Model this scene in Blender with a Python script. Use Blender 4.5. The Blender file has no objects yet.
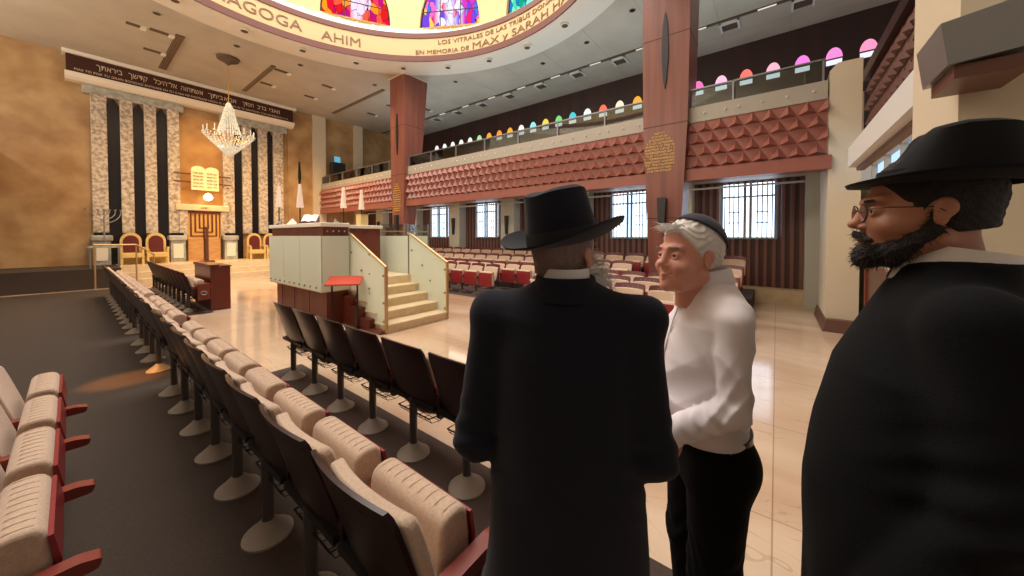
import bpy, math, random
import numpy as np
from mathutils import Vector, Matrix
random.seed(7); np.random.seed(7)
C = bpy.context.scene.collection
PI = math.pi

# ------------------------------------------------------------------ helpers
def lin(c):
    return tuple(((v/12.92) if v <= .04045 else ((v+.055)/1.055)**2.4) for v in [x/255. for x in c])

def mat(name, col, rough=.6, metal=0., col2=None, scale=5., stretch=(1,1,1), bump=0., bscale=None, spec=.5,
        emit=None, estr=0., trans=0., alpha=1., detail=4., lo=.35, hi=.65, coat=0., sheen=0.):
    m = bpy.data.materials.new(name); m.use_nodes = True
    nt = m.node_tree; N = nt.nodes; L = nt.links
    b = N['Principled BSDF']
    c = lin(col)+(1,)
    b.inputs['Base Color'].default_value = c
    b.inputs['Roughness'].default_value = rough
    b.inputs['Metallic'].default_value = metal
    b.inputs['Specular IOR Level'].default_value = spec
    b.inputs['Transmission Weight'].default_value = trans
    b.inputs['Alpha'].default_value = alpha
    b.inputs['Coat Weight'].default_value = coat
    b.inputs['Sheen Weight'].default_value = sheen
    if emit:
        b.inputs['Emission Color'].default_value = lin(emit)+(1,)
        b.inputs['Emission Strength'].default_value = estr
    if col2 or bump:
        tc = N.new('ShaderNodeTexCoord'); mp = N.new('ShaderNodeMapping')
        mp.inputs['Scale'].default_value = stretch
        L.new(tc.outputs['Object'], mp.inputs['Vector'])
    if col2:
        no = N.new('ShaderNodeTexNoise'); no.inputs['Scale'].default_value = scale; no.inputs['Detail'].default_value = detail
        L.new(mp.outputs[0], no.inputs['Vector'])
        r = N.new('ShaderNodeValToRGB'); r.color_ramp.elements[0].position = lo; r.color_ramp.elements[1].position = hi
        r.color_ramp.elements[0].color = c; r.color_ramp.elements[1].color = lin(col2)+(1,)
        L.new(no.outputs['Fac'], r.inputs[0]); L.new(r.outputs[0], b.inputs['Base Color'])
    if bump:
        n2 = N.new('ShaderNodeTexNoise'); n2.inputs['Scale'].default_value = bscale or scale; n2.inputs['Detail'].default_value = 5
        L.new(mp.outputs[0], n2.inputs['Vector'])
        bp = N.new('ShaderNodeBump'); bp.inputs['Strength'].default_value = bump; bp.inputs['Distance'].default_value = .01
        L.new(n2.outputs['Fac'], bp.inputs['Height']); L.new(bp.outputs[0], b.inputs['Normal'])
    return m

class MB:
    def __init__(s): s.v = []; s.f = []
    def add(s, vs, fs):
        o = len(s.v); s.v += [tuple(map(float, q)) for q in vs]; s.f += [tuple(i+o for i in g) for g in fs]; return s
    def box(s, x0, x1, y0, y1, z0, z1):
        return s.add([(x0,y0,z0),(x1,y0,z0),(x1,y1,z0),(x0,y1,z0),(x0,y0,z1),(x1,y0,z1),(x1,y1,z1),(x0,y1,z1)],
              [(3,2,1,0),(4,5,6,7),(0,1,5,4),(1,2,6,5),(2,3,7,6),(3,0,4,7)])
    def hexa(s, b, t):      # bottom quad, top quad (counter clockwise)
        return s.add(list(b)+list(t), [(3,2,1,0),(4,5,6,7),(0,1,5,4),(1,2,6,5),(2,3,7,6),(3,0,4,7)])
    def prism(s, poly, fn0, fn1):   # poly of 2d points, fn maps 2d -> 3d at both ends
        n = len(poly)
        vs = [fn0(*p) for p in poly]+[fn1(*p) for p in poly]
        fs = [tuple(range(n-1,-1,-1)), tuple(range(n,2*n))]+[(i,(i+1)%n,n+(i+1)%n,n+i) for i in range(n)]
        return s.add(vs, fs)
    def lathe(s, prof, c=(0,0,0), seg=24, flute=0., nf=0):
        vs = []; fs = []
        for r, z in prof:
            for k in range(seg):
                a = 2*PI*k/seg; rr = r*(1+flute*math.cos(nf*a))
                vs.append((c[0]+rr*math.cos(a), c[1]+rr*math.sin(a), c[2]+z))
        for i in range(len(prof)-1):
            for k in range(seg):
                a, b = i*seg+k, i*seg+(k+1)%seg
                fs.append((a, b, b+seg, a+seg))
        fs.append(tuple(range(seg-1,-1,-1))); m = (len(prof)-1)*seg; fs.append(tuple(range(m, m+seg)))
        return s.add(vs, fs)
    def tube(s, pts, r, seg=8, closed=False):
        pts = [Vector(p) for p in pts]; n = len(pts); rs = r if isinstance(r, (list,tuple)) else [r]*n
        vs = []; fs = []; up = Vector((0,0,1)); prev = None
        for i, p in enumerate(pts):
            if closed: d = pts[(i+1)%n]-pts[i-1]
            else: d = pts[min(i+1,n-1)]-pts[max(i-1,0)]
            d.normalize()
            if prev is None:
                a = d.cross(up)
                if a.length < .01: a = d.cross(Vector((1,0,0)))
                a.normalize()
            else:
                a = prev-d*prev.dot(d)
                if a.length < 1e-5: a = d.cross(up)
                a.normalize()
            prev = a; b = d.cross(a)
            for k in range(seg):
                t = 2*PI*k/seg; vs.append(p+(a*math.cos(t)+b*math.sin(t))*rs[i])
        m = n if closed else n-1
        for i in range(m):
            for k in range(seg):
                a, b = i*seg+k, i*seg+(k+1)%seg; j = ((i+1)%n)*seg
                fs.append((a, b, j+(k+1)%seg, j+k))
        if not closed: fs += [tuple(range(seg-1,-1,-1)), tuple(range((n-1)*seg, n*seg))]
        return s.add(vs, fs)
    def ball(s, c, r, seg=10, rings=6):
        rr = r if isinstance(r, (list,tuple)) else (r,r,r)
        vs = [(c[0],c[1],c[2]-rr[2])]; fs = []
        for i in range(1, rings):
            p = -PI/2+PI*i/rings
            for k in range(seg):
                a = 2*PI*k/seg; vs.append((c[0]+rr[0]*math.cos(p)*math.cos(a), c[1]+rr[1]*math.cos(p)*math.sin(a), c[2]+rr[2]*math.sin(p)))
        vs.append((c[0],c[1],c[2]+rr[2])); t = len(vs)-1
        for k in range(seg):
            fs.append((0, 1+(k+1)%seg, 1+k)); b = 1+(rings-2)*seg; fs.append((t, b+k, b+(k+1)%seg))
        for i in range(rings-2):
            for k in range(seg):
                a, b = 1+i*seg+k, 1+i*seg+(k+1)%seg; fs.append((a, b, b+seg, a+seg))
        return s.add(vs, fs)
    def xf(s, M):
        s.v = [tuple(M @ Vector(q)) for q in s.v]; return s
    def build(s, name, m, parent=None, bevel=0, smooth=False, kind=None, segs=2, weld=False):
        me = bpy.data.meshes.new(name); me.from_pydata(s.v, [], s.f); me.update()
        o = bpy.data.objects.new(name, me); C.objects.link(o)
        if m: me.materials.append(m)
        if smooth:
            me.shade_smooth()
            try: me.set_sharp_from_angle(angle=math.radians(38))
            except Exception: pass
        if bevel:
            b = o.modifiers.new('b', 'BEVEL'); b.width = bevel; b.segments = segs; b.limit_method = 'ANGLE'; b.angle_limit = math.radians(40)
        if parent: o.parent = parent
        if kind: o['kind'] = kind
        return o

def rpoly(pts, r, n=4):
    out = []; k = len(pts)
    rs = r if isinstance(r, (list,tuple)) else [r]*k
    for i in range(k):
        p = Vector(pts[i]); a = (Vector(pts[i-1])-p); b = (Vector(pts[(i+1)%k])-p); q = rs[i]
        if q <= 0: out.append(tuple(p)); continue
        a.normalize(); b.normalize()
        for j in range(n+1):
            t = j/n; out.append(tuple((p+a*q)*(1-t)**2+p*2*t*(1-t)+(p+b*q)*t*t))
    return out

def tag(o, label, cat, group=None, kind=None):
    o['label'] = label; o['category'] = cat
    if group: o['group'] = group
    if kind: o['kind'] = kind
    return o
def thing(name, label, cat, loc=(0,0,0), rz=0, group=None):
    o = bpy.data.objects.new(name, None); C.objects.link(o); o.location = loc; o.rotation_euler = (0,0,rz)
    o.empty_display_size = .1
    return tag(o, label, cat, group)
def dup(root, loc, rz, label):
    r = root.copy(); C.objects.link(r); r.location = loc; r.rotation_euler = (0,0,rz); r['label'] = label
    for ch in list(root.children):
        c = ch.copy(); C.objects.link(c); c.parent = r
        for g in list(ch.children):
            d = g.copy(); C.objects.link(d); d.parent = c
    return r
ORD = ['first','second','third','fourth','fifth','sixth','seventh','eighth','ninth','tenth','eleventh','twelfth','thirteenth',
 'fourteenth','fifteenth','sixteenth','seventeenth','eighteenth','nineteenth','twentieth','twenty-first','twenty-second',
 'twenty-third','twenty-fourth','twenty-fifth','twenty-sixth','twenty-seventh','twenty-eighth','twenty-ninth','thirtieth']

def text_geo(s, size, spacing=1.0, extrude=.0):
    cu = bpy.data.curves.new('t', 'FONT'); cu.body = s; cu.size = size; cu.space_character = spacing; cu.extrude = extrude
    cu.resolution_u = 3
    o = bpy.data.objects.new('t', cu); C.objects.link(o)
    dg = bpy.context.evaluated_depsgraph_get(); dg.update()
    me = bpy.data.meshes.new_from_object(o.evaluated_get(dg))
    v = [tuple(p.co) for p in me.vertices]; f = [tuple(p.vertices) for p in me.polygons]
    bpy.data.objects.remove(o); bpy.data.curves.remove(cu); bpy.data.meshes.remove(me)
    if not v: v = [(0,0,0)]; f = []
    return v, f

# ------------------------------------------------------------------ materials
M = {}
M['ceil'] = mat('ceiling_plaster', (196,186,170), .75, col2=(186,176,160), scale=1.2)
M['soffit'] = mat('ring_plaster', (238,230,214), .6)
M['fascia'] = mat('ring_fascia', (192,166,120), .6)
M['trim'] = mat('ring_trim', (98,48,34), .5)
M['gold_wall'] = mat('gold_stone', (160,122,78), .4, col2=(192,158,112), scale=1.4, detail=8, bump=.1)
M['gold_bay'] = mat('honey_marble', (158,112,60), .3, col2=(190,146,90), scale=1.2, detail=8)
M['cream'] = mat('cream_plaster', (214,200,174), .6)
M['pil'] = mat('pilaster_marble', (150,134,116), .35, col2=(216,202,182), scale=11, detail=9, lo=.36, hi=.6)
M['dark'] = mat('dark_granite', (24,20,22), .25)
M['sign'] = mat('sign_wood', (62,26,16), .4)
M['grey_stone'] = mat('grey_marble', (150,150,140), .35, col2=(190,188,176), scale=6)
M['gold'] = mat('gold_leaf', (206,164,84), .35, metal=.7)
M['gold_paint'] = mat('gold_paint', (222,190,120), .45)
M['wood'] = mat('mahogany', (118,56,38), .38, col2=(92,42,30), scale=3, stretch=(1,1,.15), bump=.03)
M['col'] = mat('column_wood', (134,80,66), .35, col2=(116,68,56), scale=4, stretch=(2,2,.12))
M['panelwood'] = mat('relief_wood', (148,88,74), .42)
M['reliefshade'] = mat('relief_wood_shaded', (98,60,50), .45)  # relief wood with the dim light of the rear balcony put into its colour
M['darkwood'] = mat('dark_wood', (58,32,28), .45, col2=(44,24,22), scale=3, stretch=(1,1,.1))
M['slab'] = mat('slab_face', (168,160,146), .5)
M['soff2'] = mat('under_soffit', (214,208,196), .7)
M['white'] = mat('white_metal', (220,220,216), .5)
M['steel'] = mat('steel', (150,150,150), .35, metal=.7)
M['black'] = mat('black_metal', (24,24,26), .45)
M['line'] = mat('dark_line', (40,24,22), .8)  # plain dark brown for joints and stained window frames
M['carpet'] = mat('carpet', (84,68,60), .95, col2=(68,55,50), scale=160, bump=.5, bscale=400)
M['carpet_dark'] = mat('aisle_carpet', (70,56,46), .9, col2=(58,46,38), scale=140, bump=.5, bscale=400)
M['cushion'] = mat('cushion_fabric', (208,180,156), .85, col2=(194,166,142), scale=90, bump=.25, bscale=300, sheen=.3)
M['shell'] = mat('seat_shell_wood', (44,17,19), .3, col2=(34,13,15), scale=6, stretch=(1,1,.2))
M['shellred'] = mat('seat_shell_red', (134,38,42), .35)
M['shelldarkred'] = mat('seat_shell_dark_red', (92,34,36), .35)
M['arm'] = mat('armrest_wood', (128,52,42), .35)
M['base'] = mat('pedestal_enamel', (150,138,126), .45)
M['post'] = mat('pedestal_post', (92,86,82), .4, metal=.4)
M['bglass_frost'] = mat('frosted_glass', (196,214,196), .5, trans=.25, spec=.5)
M['brass'] = mat('brass_rail', (196,160,110), .35, metal=.5)
M['step'] = mat('step_marble', (226,206,170), .35, col2=(214,190,152), scale=5)
M['redplate'] = mat('red_stand', (196,72,52), .45)
M['shade'] = mat('lamp_shade', (236,214,196), .6, emit=(255,220,190), estr=.15)
M['paper'] = mat('paper', (236,226,216), .8)
M['wine'] = mat('wine_leather', (96,30,26), .5)
M['dull'] = mat('sconce_dark', (44,42,44), .5)

def marble_floor():
    m = mat('marble_floor', (214,184,148), .1, spec=.75); nt = m.node_tree; N = nt.nodes; L = nt.links; b = N['Principled BSDF']
    tc = N.new('ShaderNodeTexCoord')
    n = N.new('ShaderNodeTexNoise'); n.inputs['Scale'].default_value = .9; n.inputs['Detail'].default_value = 8; n.inputs['Distortion'].default_value = 1.2
    mp = N.new('ShaderNodeMapping'); mp.inputs['Scale'].default_value = (1,.35,1); L.new(tc.outputs['Object'], mp.inputs[0]); L.new(mp.outputs[0], n.inputs['Vector'])
    r = N.new('ShaderNodeValToRGB'); e = r.color_ramp.elements
    e[0].position = .3; e[0].color = lin((194,160,130))+(1,); e[1].position = .7; e[1].color = lin((224,198,172))+(1,)
    L.new(n.outputs['Fac'], r.inputs[0])
    v = N.new('ShaderNodeTexNoise'); v.inputs['Scale'].default_value = 1.6; v.inputs['Detail'].default_value = 3; v.inputs['Distortion'].default_value = 2.5
    L.new(mp.outputs[0], v.inputs['Vector'])
    s = N.new('ShaderNodeMath'); s.operation = 'SUBTRACT'; s.inputs[1].default_value = .5; L.new(v.outputs['Fac'], s.inputs[0])
    a = N.new('ShaderNodeMath'); a.operation = 'ABSOLUTE'; L.new(s.outputs[0], a.inputs[0])
    lt = N.new('ShaderNodeMath'); lt.operation = 'LESS_THAN'; lt.inputs[1].default_value = .004; L.new(a.outputs[0], lt.inputs[0])
    br = N.new('ShaderNodeTexBrick'); br.offset = 0; br.inputs['Scale'].default_value = 1
    br.inputs['Brick Width'].default_value = 1.2; br.inputs['Row Height'].default_value = 1.2; br.inputs['Mortar Size'].default_value = .004
    br.inputs['Color1'].default_value = (1,1,1,1); br.inputs['Color2'].default_value = (.93,.93,.92,1); br.inputs['Mortar'].default_value = (.6,.55,.5,1)
    L.new(tc.outputs['Object'], br.inputs['Vector'])
    mx = N.new('ShaderNodeMix'); mx.data_type = 'RGBA'; mx.blend_type = 'MULTIPLY'; mx.inputs[0].default_value = 1
    L.new(r.outputs[0], mx.inputs[6]); L.new(br.outputs['Color'], mx.inputs[7])
    m2 = N.new('ShaderNodeMix'); m2.data_type = 'RGBA'; m2.inputs[7].default_value = lin((160,122,92))+(1,)
    sc = N.new('ShaderNodeMath'); sc.operation = 'MULTIPLY'; sc.inputs[1].default_value = .285; L.new(lt.outputs[0], sc.inputs[0])
    L.new(sc.outputs[0], m2.inputs[0]); L.new(mx.outputs[2], m2.inputs[6]); L.new(m2.outputs[2], b.inputs['Base Color'])
    return m
M['floor'] = marble_floor()

def slat_wall():
    m = mat('slat_wood', (110,74,66), .5); nt = m.node_tree; N = nt.nodes; L = nt.links; b = N['Principled BSDF']
    tc = N.new('ShaderNodeTexCoord'); sx = N.new('ShaderNodeSeparateXYZ'); L.new(tc.outputs['Object'], sx.inputs[0])
    a = N.new('ShaderNodeMath'); a.operation = 'MULTIPLY'; a.inputs[1].default_value = 2*PI/.17
    L.new(sx.outputs[1], a.inputs[0]); s = N.new('ShaderNodeMath'); s.operation = 'SINE'; L.new(a.outputs[0], s.inputs[0])
    mr = N.new('ShaderNodeMapRange'); mr.inputs[1].default_value = -.5; mr.inputs[2].default_value = .5; L.new(s.outputs[0], mr.inputs[0])
    mx = N.new('ShaderNodeMix'); mx.data_type = 'RGBA'; mx.inputs[6].default_value = lin((74,44,42))+(1,); mx.inputs[7].default_value = lin((128,90,80))+(1,)
    L.new(mr.outputs[0], mx.inputs[0]); L.new(mx.outputs[2], b.inputs['Base Color'])
    bp = N.new('ShaderNodeBump'); bp.inputs['Distance'].default_value = .03; bp.inputs['Strength'].default_value = .8
    L.new(mr.outputs[0], bp.inputs['Height']); L.new(bp.outputs[0], b.inputs['Normal'])
    return m
M['slats'] = slat_wall()

def glass(name, col=(225,235,230), a=.25, rough=.03):
    m = bpy.data.materials.new(name); m.use_nodes = True; nt = m.node_tree; N = nt.nodes; L = nt.links; N.clear()
    o = N.new('ShaderNodeOutputMaterial'); t = N.new('ShaderNodeBsdfTransparent'); t.inputs[0].default_value = lin(col)+(1,)
    g = N.new('ShaderNodeBsdfGlossy'); g.inputs['Roughness'].default_value = rough
    f = N.new('ShaderNodeFresnel'); f.inputs[0].default_value = 1.45
    ad = N.new('ShaderNodeMath'); ad.operation = 'ADD'; ad.inputs[1].default_value = a*.3; L.new(f.outputs[0], ad.inputs[0])
    mx = N.new('ShaderNodeMixShader'); L.new(ad.outputs[0], mx.inputs[0]); L.new(t.outputs[0], mx.inputs[1]); L.new(g.outputs[0], mx.inputs[2])
    L.new(mx.outputs[0], o.inputs[0]); return m
M['glass'] = glass('clear_glass')
def frost(name, col, t=.4):
    m = bpy.data.materials.new(name); m.use_nodes = True; nt = m.node_tree; N = nt.nodes; L = nt.links; N.clear()
    o = N.new('ShaderNodeOutputMaterial'); d = N.new('ShaderNodeBsdfDiffuse'); d.inputs[0].default_value = lin(col)+(1,)
    tr = N.new('ShaderNodeBsdfTranslucent'); tr.inputs[0].default_value = lin(col)+(1,)
    tp = N.new('ShaderNodeBsdfTransparent'); tp.inputs[0].default_value = (.86,.93,.88,1)
    g = N.new('ShaderNodeBsdfGlossy'); g.inputs['Roughness'].default_value = .15
    m1 = N.new('ShaderNodeMixShader'); m1.inputs[0].default_value = .35; L.new(d.outputs[0], m1.inputs[1]); L.new(tr.outputs[0], m1.inputs[2])
    m2 = N.new('ShaderNodeMixShader'); m2.inputs[0].default_value = t; L.new(m1.outputs[0], m2.inputs[1]); L.new(tp.outputs[0], m2.inputs[2])
    m3 = N.new('ShaderNodeMixShader'); m3.inputs[0].default_value = .06; L.new(m2.outputs[0], m3.inputs[1]); L.new(g.outputs[0], m3.inputs[2])
    L.new(m3.outputs[0], o.inputs[0]); return m
M['frost'] = frost('frosted_glass', (246,252,238), .12)

def emis(name, col, s):
    m = bpy.data.materials.new(name); m.use_nodes = True; nt = m.node_tree; N = nt.nodes; N.clear()
    o = N.new('ShaderNodeOutputMaterial'); e = N.new('ShaderNodeEmission'); e.inputs[0].default_value = lin(col)+(1,); e.inputs[1].default_value = s
    nt.links.new(e.outputs[0], o.inputs[0]); return m
M['daylight'] = emis('window_daylight', (214,234,255), 4.)
M['lampglow'] = emis('lamp_glow', (255,206,130), 14.)
M['spotglow'] = emis('downlight_glow', (255,244,226), .9)

# ------------------------------------------------------------------ setting
ZC = 7.7; RX, RY = 3.25, 6.69; R0, R1 = 6.37, 5.5
YA = 18.7; XB = 7.9; XW = 10.5; XU = 13.2
MB().box(-4, 14, -4, 20, -.2, 0).build('floor', M['floor'], kind='structure')
# carpets
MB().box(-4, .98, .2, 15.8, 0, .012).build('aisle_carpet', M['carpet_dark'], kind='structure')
MB().box(.98, 1.72, .2, 4.62, 0, .02).box(.98, 1.8, 9.3, 15, 0, .02).build('seat_row_carpet', M['carpet'], kind='structure')
# ceiling with round opening
def ceiling():
    mb = MB(); n = 96; x0, x1, y0, y1 = -4, XU+.3, -4, YA+.3
    inner = []; outer = []
    for k in range(n):
        a = 2*PI*k/n; c, s = math.cos(a), math.sin(a)
        inner.append((RX+R0*c, RY+R0*s, ZC))
        t = min([(x1-RX)/c if c > 1e-6 else 1e9, (x0-RX)/c if c < -1e-6 else 1e9, (y1-RY)/s if s > 1e-6 else 1e9, (y0-RY)/s if s < -1e-6 else 1e9])
        outer.append((RX+t*c, RY+t*s, ZC))
    mb.add(inner+outer, [(k, (k+1)%n, n+(k+1)%n, n+k) for k in range(n)])
    for cx, cy in ((x0,y0),(x1,y0),(x1,y1),(x0,y1)):   # corner fills
        a = math.atan2(cy-RY, cx-RX)%(2*PI); k = int(a/(2*PI)*n)
        p, q = outer[k], outer[(k+1)%n]
        mb.add([p, (cx,cy,ZC), q], [(0,1,2)])
    return mb.build('ceiling', M['ceil'], kind='structure')
ceiling()
def ring(name, m, prof, seg=120):
    mb = MB(); n = len(prof)
    for k in range(seg):
        a = 2*PI*k/seg
        for r, z in prof: mb.v.append((RX+r*math.cos(a), RY+r*math.sin(a), z))
    for k in range(seg):
        j = (k+1)%seg
        for i in range(n-1): mb.f.append((k*n+i, j*n+i, j*n+i+1, k*n+i+1))
    return mb.build(name, m, kind='structure', smooth=True)
ring('ring_soffit', M['soffit'], [(R0,ZC),(R0,ZC-.03),(R0-.02,ZC-.04),(R1+.02,ZC+.03),(R1+.02,ZC+.1)])
ring('trim_1', M['trim'], [(R1+.03,7.74),(R1-.02,7.74),(R1-.02,7.94),(R1+.03,7.94)])
ring('ring_fascia', M['fascia'], [(R1,7.93),(R1,8.57)])
ring('trim_2', M['trim'], [(R1+.03,8.55),(R1-.03,8.55),(R1-.03,8.72),(R1+.03,8.72)])
ring('ring_ledge', M['soffit'], [(R1+.03,8.72),(R1+.1,8.8),(6.6,8.9),(6.6,9.55)])
# drum wall with twelve arched stained windows
RW = 6.6
def drum():
    mb = MB(); half = math.radians(10.25); z0, zt = 9.58, 11.5
    def P(a, z, r=RW): return (RX+r*math.cos(a), RY+r*math.sin(a), z)
    zs = [9.5]+[z0+1.92*i/16 for i in range(17)]+[12.2]
    for w in range(12):
        ac = math.radians(29.3+30*w+.3)
        lo, hi = ac-math.radians(15), ac+math.radians(15)
        for i in range(len(zs)-1):
            za, zb = zs[i], zs[i+1]
            def hw(z):
                t = (z-z0)/1.92
                if t < -.001 or t > 1.001: return 0
                return half*math.sqrt(max(0, 1-t*t))
            ha = hw(za) if i > 0 else 0; hb = hw(zb) if i < len(zs)-2 else 0
            if i == 0 or i == len(zs)-2: ha = hb = 0
            for A, B, c, d in ((lo, ac-ha, lo, ac-hb), (ac+ha, hi, ac+hb, hi)):
                for k in range(3):
                    t0, t1 = k/3, (k+1)/3
                    mb.add([P(A+(B-A)*t0, za), P(A+(B-A)*t1, za), P(c+(d-c)*t1, zb), P(c+(d-c)*t0, zb)], [(0,1,2,3)])
        # reveal
        pts = []
        for i in range(25):
            t = PI*i/24; pts.append((ac+half*math.cos(t), z0+1.92*math.sin(t)))
        for i in range(24):
            (a0,za),(a1,zb) = pts[i], pts[i+1]
            mb.add([P(a0,za), P(a1,zb), P(a1,zb,RW+.14), P(a0,za,RW+.14)], [(0,1,2,3)])
        mb.add([P(ac-half,z0), P(ac+half,z0), P(ac+half,z0,RW+.14), P(ac-half,z0,RW+.14)], [(0,1,2,3)])
    mb.build('drum_wall', M['fascia'], kind='structure')
drum()
ring('drum_cornice', M['fascia'], [(RW,12.2),(RW-.3,12.4),(RW-.3,12.9)])

def stained(name, cols, mid, seed, s=1.5):
    m = bpy.data.materials.new(name); m.use_nodes = True; nt = m.node_tree; N = nt.nodes; L = nt.links; N.clear()
    o = N.new('ShaderNodeOutputMaterial'); e = N.new('ShaderNodeEmission'); e.inputs[1].default_value = s
    tc = N.new('ShaderNodeTexCoord')
    mp = N.new('ShaderNodeMapping'); mp.inputs['Scale'].default_value = (1,1,.42); mp.inputs['Location'].default_value = (seed, seed*2.3, seed)
    nz = N.new('ShaderNodeTexNoise'); nz.inputs['Scale'].default_value = 1.7
    L.new(tc.outputs['Object'], nz.inputs['Vector'])
    ad = N.new('ShaderNodeMix'); ad.data_type = 'VECTOR'; ad.inputs[0].default_value = .22
    L.new(tc.outputs['Object'], ad.inputs[4]); L.new(nz.outputs['Color'], ad.inputs[5]); L.new(ad.outputs[1], mp.inputs[0])
    v = N.new('ShaderNodeTexVoronoi'); v.inputs['Scale'].default_value = 6.5; L.new(mp.outputs[0], v.inputs['Vector'])
    v2 = N.new('ShaderNodeTexVoronoi'); v2.feature = 'DISTANCE_TO_EDGE'; v2.inputs['Scale'].default_value = 6.5; L.new(mp.outputs[0], v2.inputs['Vector'])
    sp = N.new('ShaderNodeSeparateColor'); L.new(v.outputs['Color'], sp.inputs[0])
    r = N.new('ShaderNodeValToRGB'); r.color_ramp.interpolation = 'CONSTANT'; el = r.color_ramp.elements
    while len(el) < len(cols): el.new(.5)
    for i, c in enumerate(cols): el[i].position = i/len(cols); el[i].color = lin(c)+(1,)
    L.new(sp.outputs[0], r.inputs[0])
    # lighter glass along the middle of the window (object x is the width coordinate)
    sx = N.new('ShaderNodeSeparateXYZ'); L.new(tc.outputs['Object'], sx.inputs[0])
    ab = N.new('ShaderNodeMath'); ab.operation = 'ABSOLUTE'; L.new(sx.outputs[0], ab.inputs[0])
    jit = N.new('ShaderNodeMath'); jit.operation = 'MULTIPLY_ADD'; jit.inputs[1].default_value = .5; L.new(sp.outputs[1], jit.inputs[0]); L.new(ab.outputs[0], jit.inputs[2])
    mr = N.new('ShaderNodeMapRange'); mr.inputs[1].default_value = .45; mr.inputs[2].default_value = .7; mr.inputs[3].default_value = 1; mr.inputs[4].default_value = 0
    L.new(jit.outputs[0], mr.inputs[0])
    mx = N.new('ShaderNodeMix'); mx.data_type = 'RGBA'; mx.inputs[7].default_value = lin(mid)+(1,)
    L.new(mr.outputs[0], mx.inputs[0]); L.new(r.outputs[0], mx.inputs[6])
    gt = N.new('ShaderNodeMath'); gt.operation = 'GREATER_THAN'; gt.inputs[1].default_value = .018; L.new(v2.outputs['Distance'], gt.inputs[0])
    m2 = N.new('ShaderNodeMix'); m2.data_type = 'RGBA'; m2.inputs[6].default_value = (.02,.01,.03,1); L.new(gt.outputs[0], m2.inputs[0]); L.new(mx.outputs[2], m2.inputs[7])
    L.new(m2.outputs[2], e.inputs[0]); L.new(e.outputs[0], o.inputs[0]); return m
SG = {2: ('red', [(226,20,50),(240,60,90),(255,150,30),(190,20,120),(220,30,30),(255,90,60)], (236,214,240), 1.),
      1: ('violet', [(206,60,190),(120,70,220),(240,110,200),(60,120,230),(230,40,120),(250,200,90)], (226,224,246), 4.),
      0: ('turquoise', [(30,190,190),(70,220,160),(40,120,200),(120,240,200),(20,160,130)], (150,240,220), 7.)}
def pick(w): 
    if w == 1: return SG[2]
    if w == 0: return SG[1]
    if w == 11: return SG[0]
    return SG[w % 3]
for w in range(12):
    nm, cols, mid, seed = pick(w)
    ac = math.radians(29.3+30*w+.3); hw = RW*math.sin(math.radians(10.25))
    z0 = 9.58; mt = stained('stained_glass_'+nm+str(w), cols, mid, seed+w)
    e = bpy.data.objects.new('window_%d' % (w+1), None); C.objects.link(e); e['kind'] = 'structure'
    e.location = (RX+(RW+.02)*math.cos(ac), RY+(RW+.02)*math.sin(ac), z0); e.rotation_euler = (0,0,ac+PI/2)
    pts = [(hw*math.cos(PI*i/24), 1.92*math.sin(PI*i/24)) for i in range(25)]
    MB().prism(pts, lambda x,z: (x,-.05,z), lambda x,z: (x,-.03,z)).build('window_pane', mt, e)
    fr = MB(); fr.tube([(x,-.035,z) for x,z in pts]+[(-hw,-.035,0),(hw,-.035,0)], .03, 6)
    for zz in (.65,1.3):
        q = hw*math.sqrt(1-(zz/1.92)**2); fr.box(-q,q,-.02,.0,zz-.012,zz+.012)
    for xx in (-.4,.4): fr.box(xx-.012,xx+.012,-.02,.0,0,1.92*math.sqrt(1-(xx/hw)**2))
    fr.build('window_frame', M['line'], e)

# ring lettering
def ring_text(name, s, size, a_left, a_right, z, label):
    v, f = text_geo(s, size, 1.0, .006)
    xs = [p[0] for p in v]; x0, x1 = min(xs), max(xs)
    mb = MB(); r = R1-.014
    for x, y, zz in v:
        t = (x-x0)/(x1-x0); a = math.radians(a_left+(a_right-a_left)*t)
        mb.v.append((RX+(r-zz)*math.cos(a), RY+(r-zz)*math.sin(a), z+y))
    mb.f = f
    o = mb.build(name, M['letter']); tag(o, label, 'lettering'); return o
M['letter'] = mat('bronze_letters', (112,76,44), .45, metal=.2)
ring_text('ring_lettering', 'SINAGOGA', .44, 103, 75.7, 8.1, 'large bronze word SINAGOGA on the cream ring band under the red window')
ring_text('ring_lettering', 'AHIM', .42, 70.2, 57.9, 8.06, 'large bronze word AHIM on the cream ring band above the far column')
ring_text('ring_lettering', 'LOS VITRALES DE LAS TRIBUS DONADOS', .2, 30.3, -22, 8.32, 'small upper line of bronze letters starting LOS VITRALES on the ring band')
ring_text('ring_lettering', 'EN MEMORIA DE', .2, 38.7, 18.4, 8.0, 'small bronze words EN MEMORIA DE low on the ring band')
ring_text('ring_lettering', 'MAX y SARAH HARARI', .32, 16.9, -34, 7.99, 'larger bronze names MAX y SARAH on the right of the ring band')

# ark-side wall, left wall, right walls
MB().box(-4, XU+.2, YA, YA+.3, 0, ZC).build('wall_front', M['gold_wall'], kind='structure')
MB().box(-4.2, -4, -4, YA, 0, ZC).build('wall_left', M['cream'], kind='structure')
MB().box(XW, XW+.2, -1.3, YA, 0, 3.0).build('wall_right', M['slats'], kind='structure')
MB().box(XU, XU+.2, -4, YA, 4.0, ZC).build('wall_upper', M['darkwood'], kind='structure')
MB().box(XW-.35, XW, -1.2, .0, 0, .34).box(XW-.35, XW, 0, YA, 0, .34).build('trim_3', M['step'], kind='structure')
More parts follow.
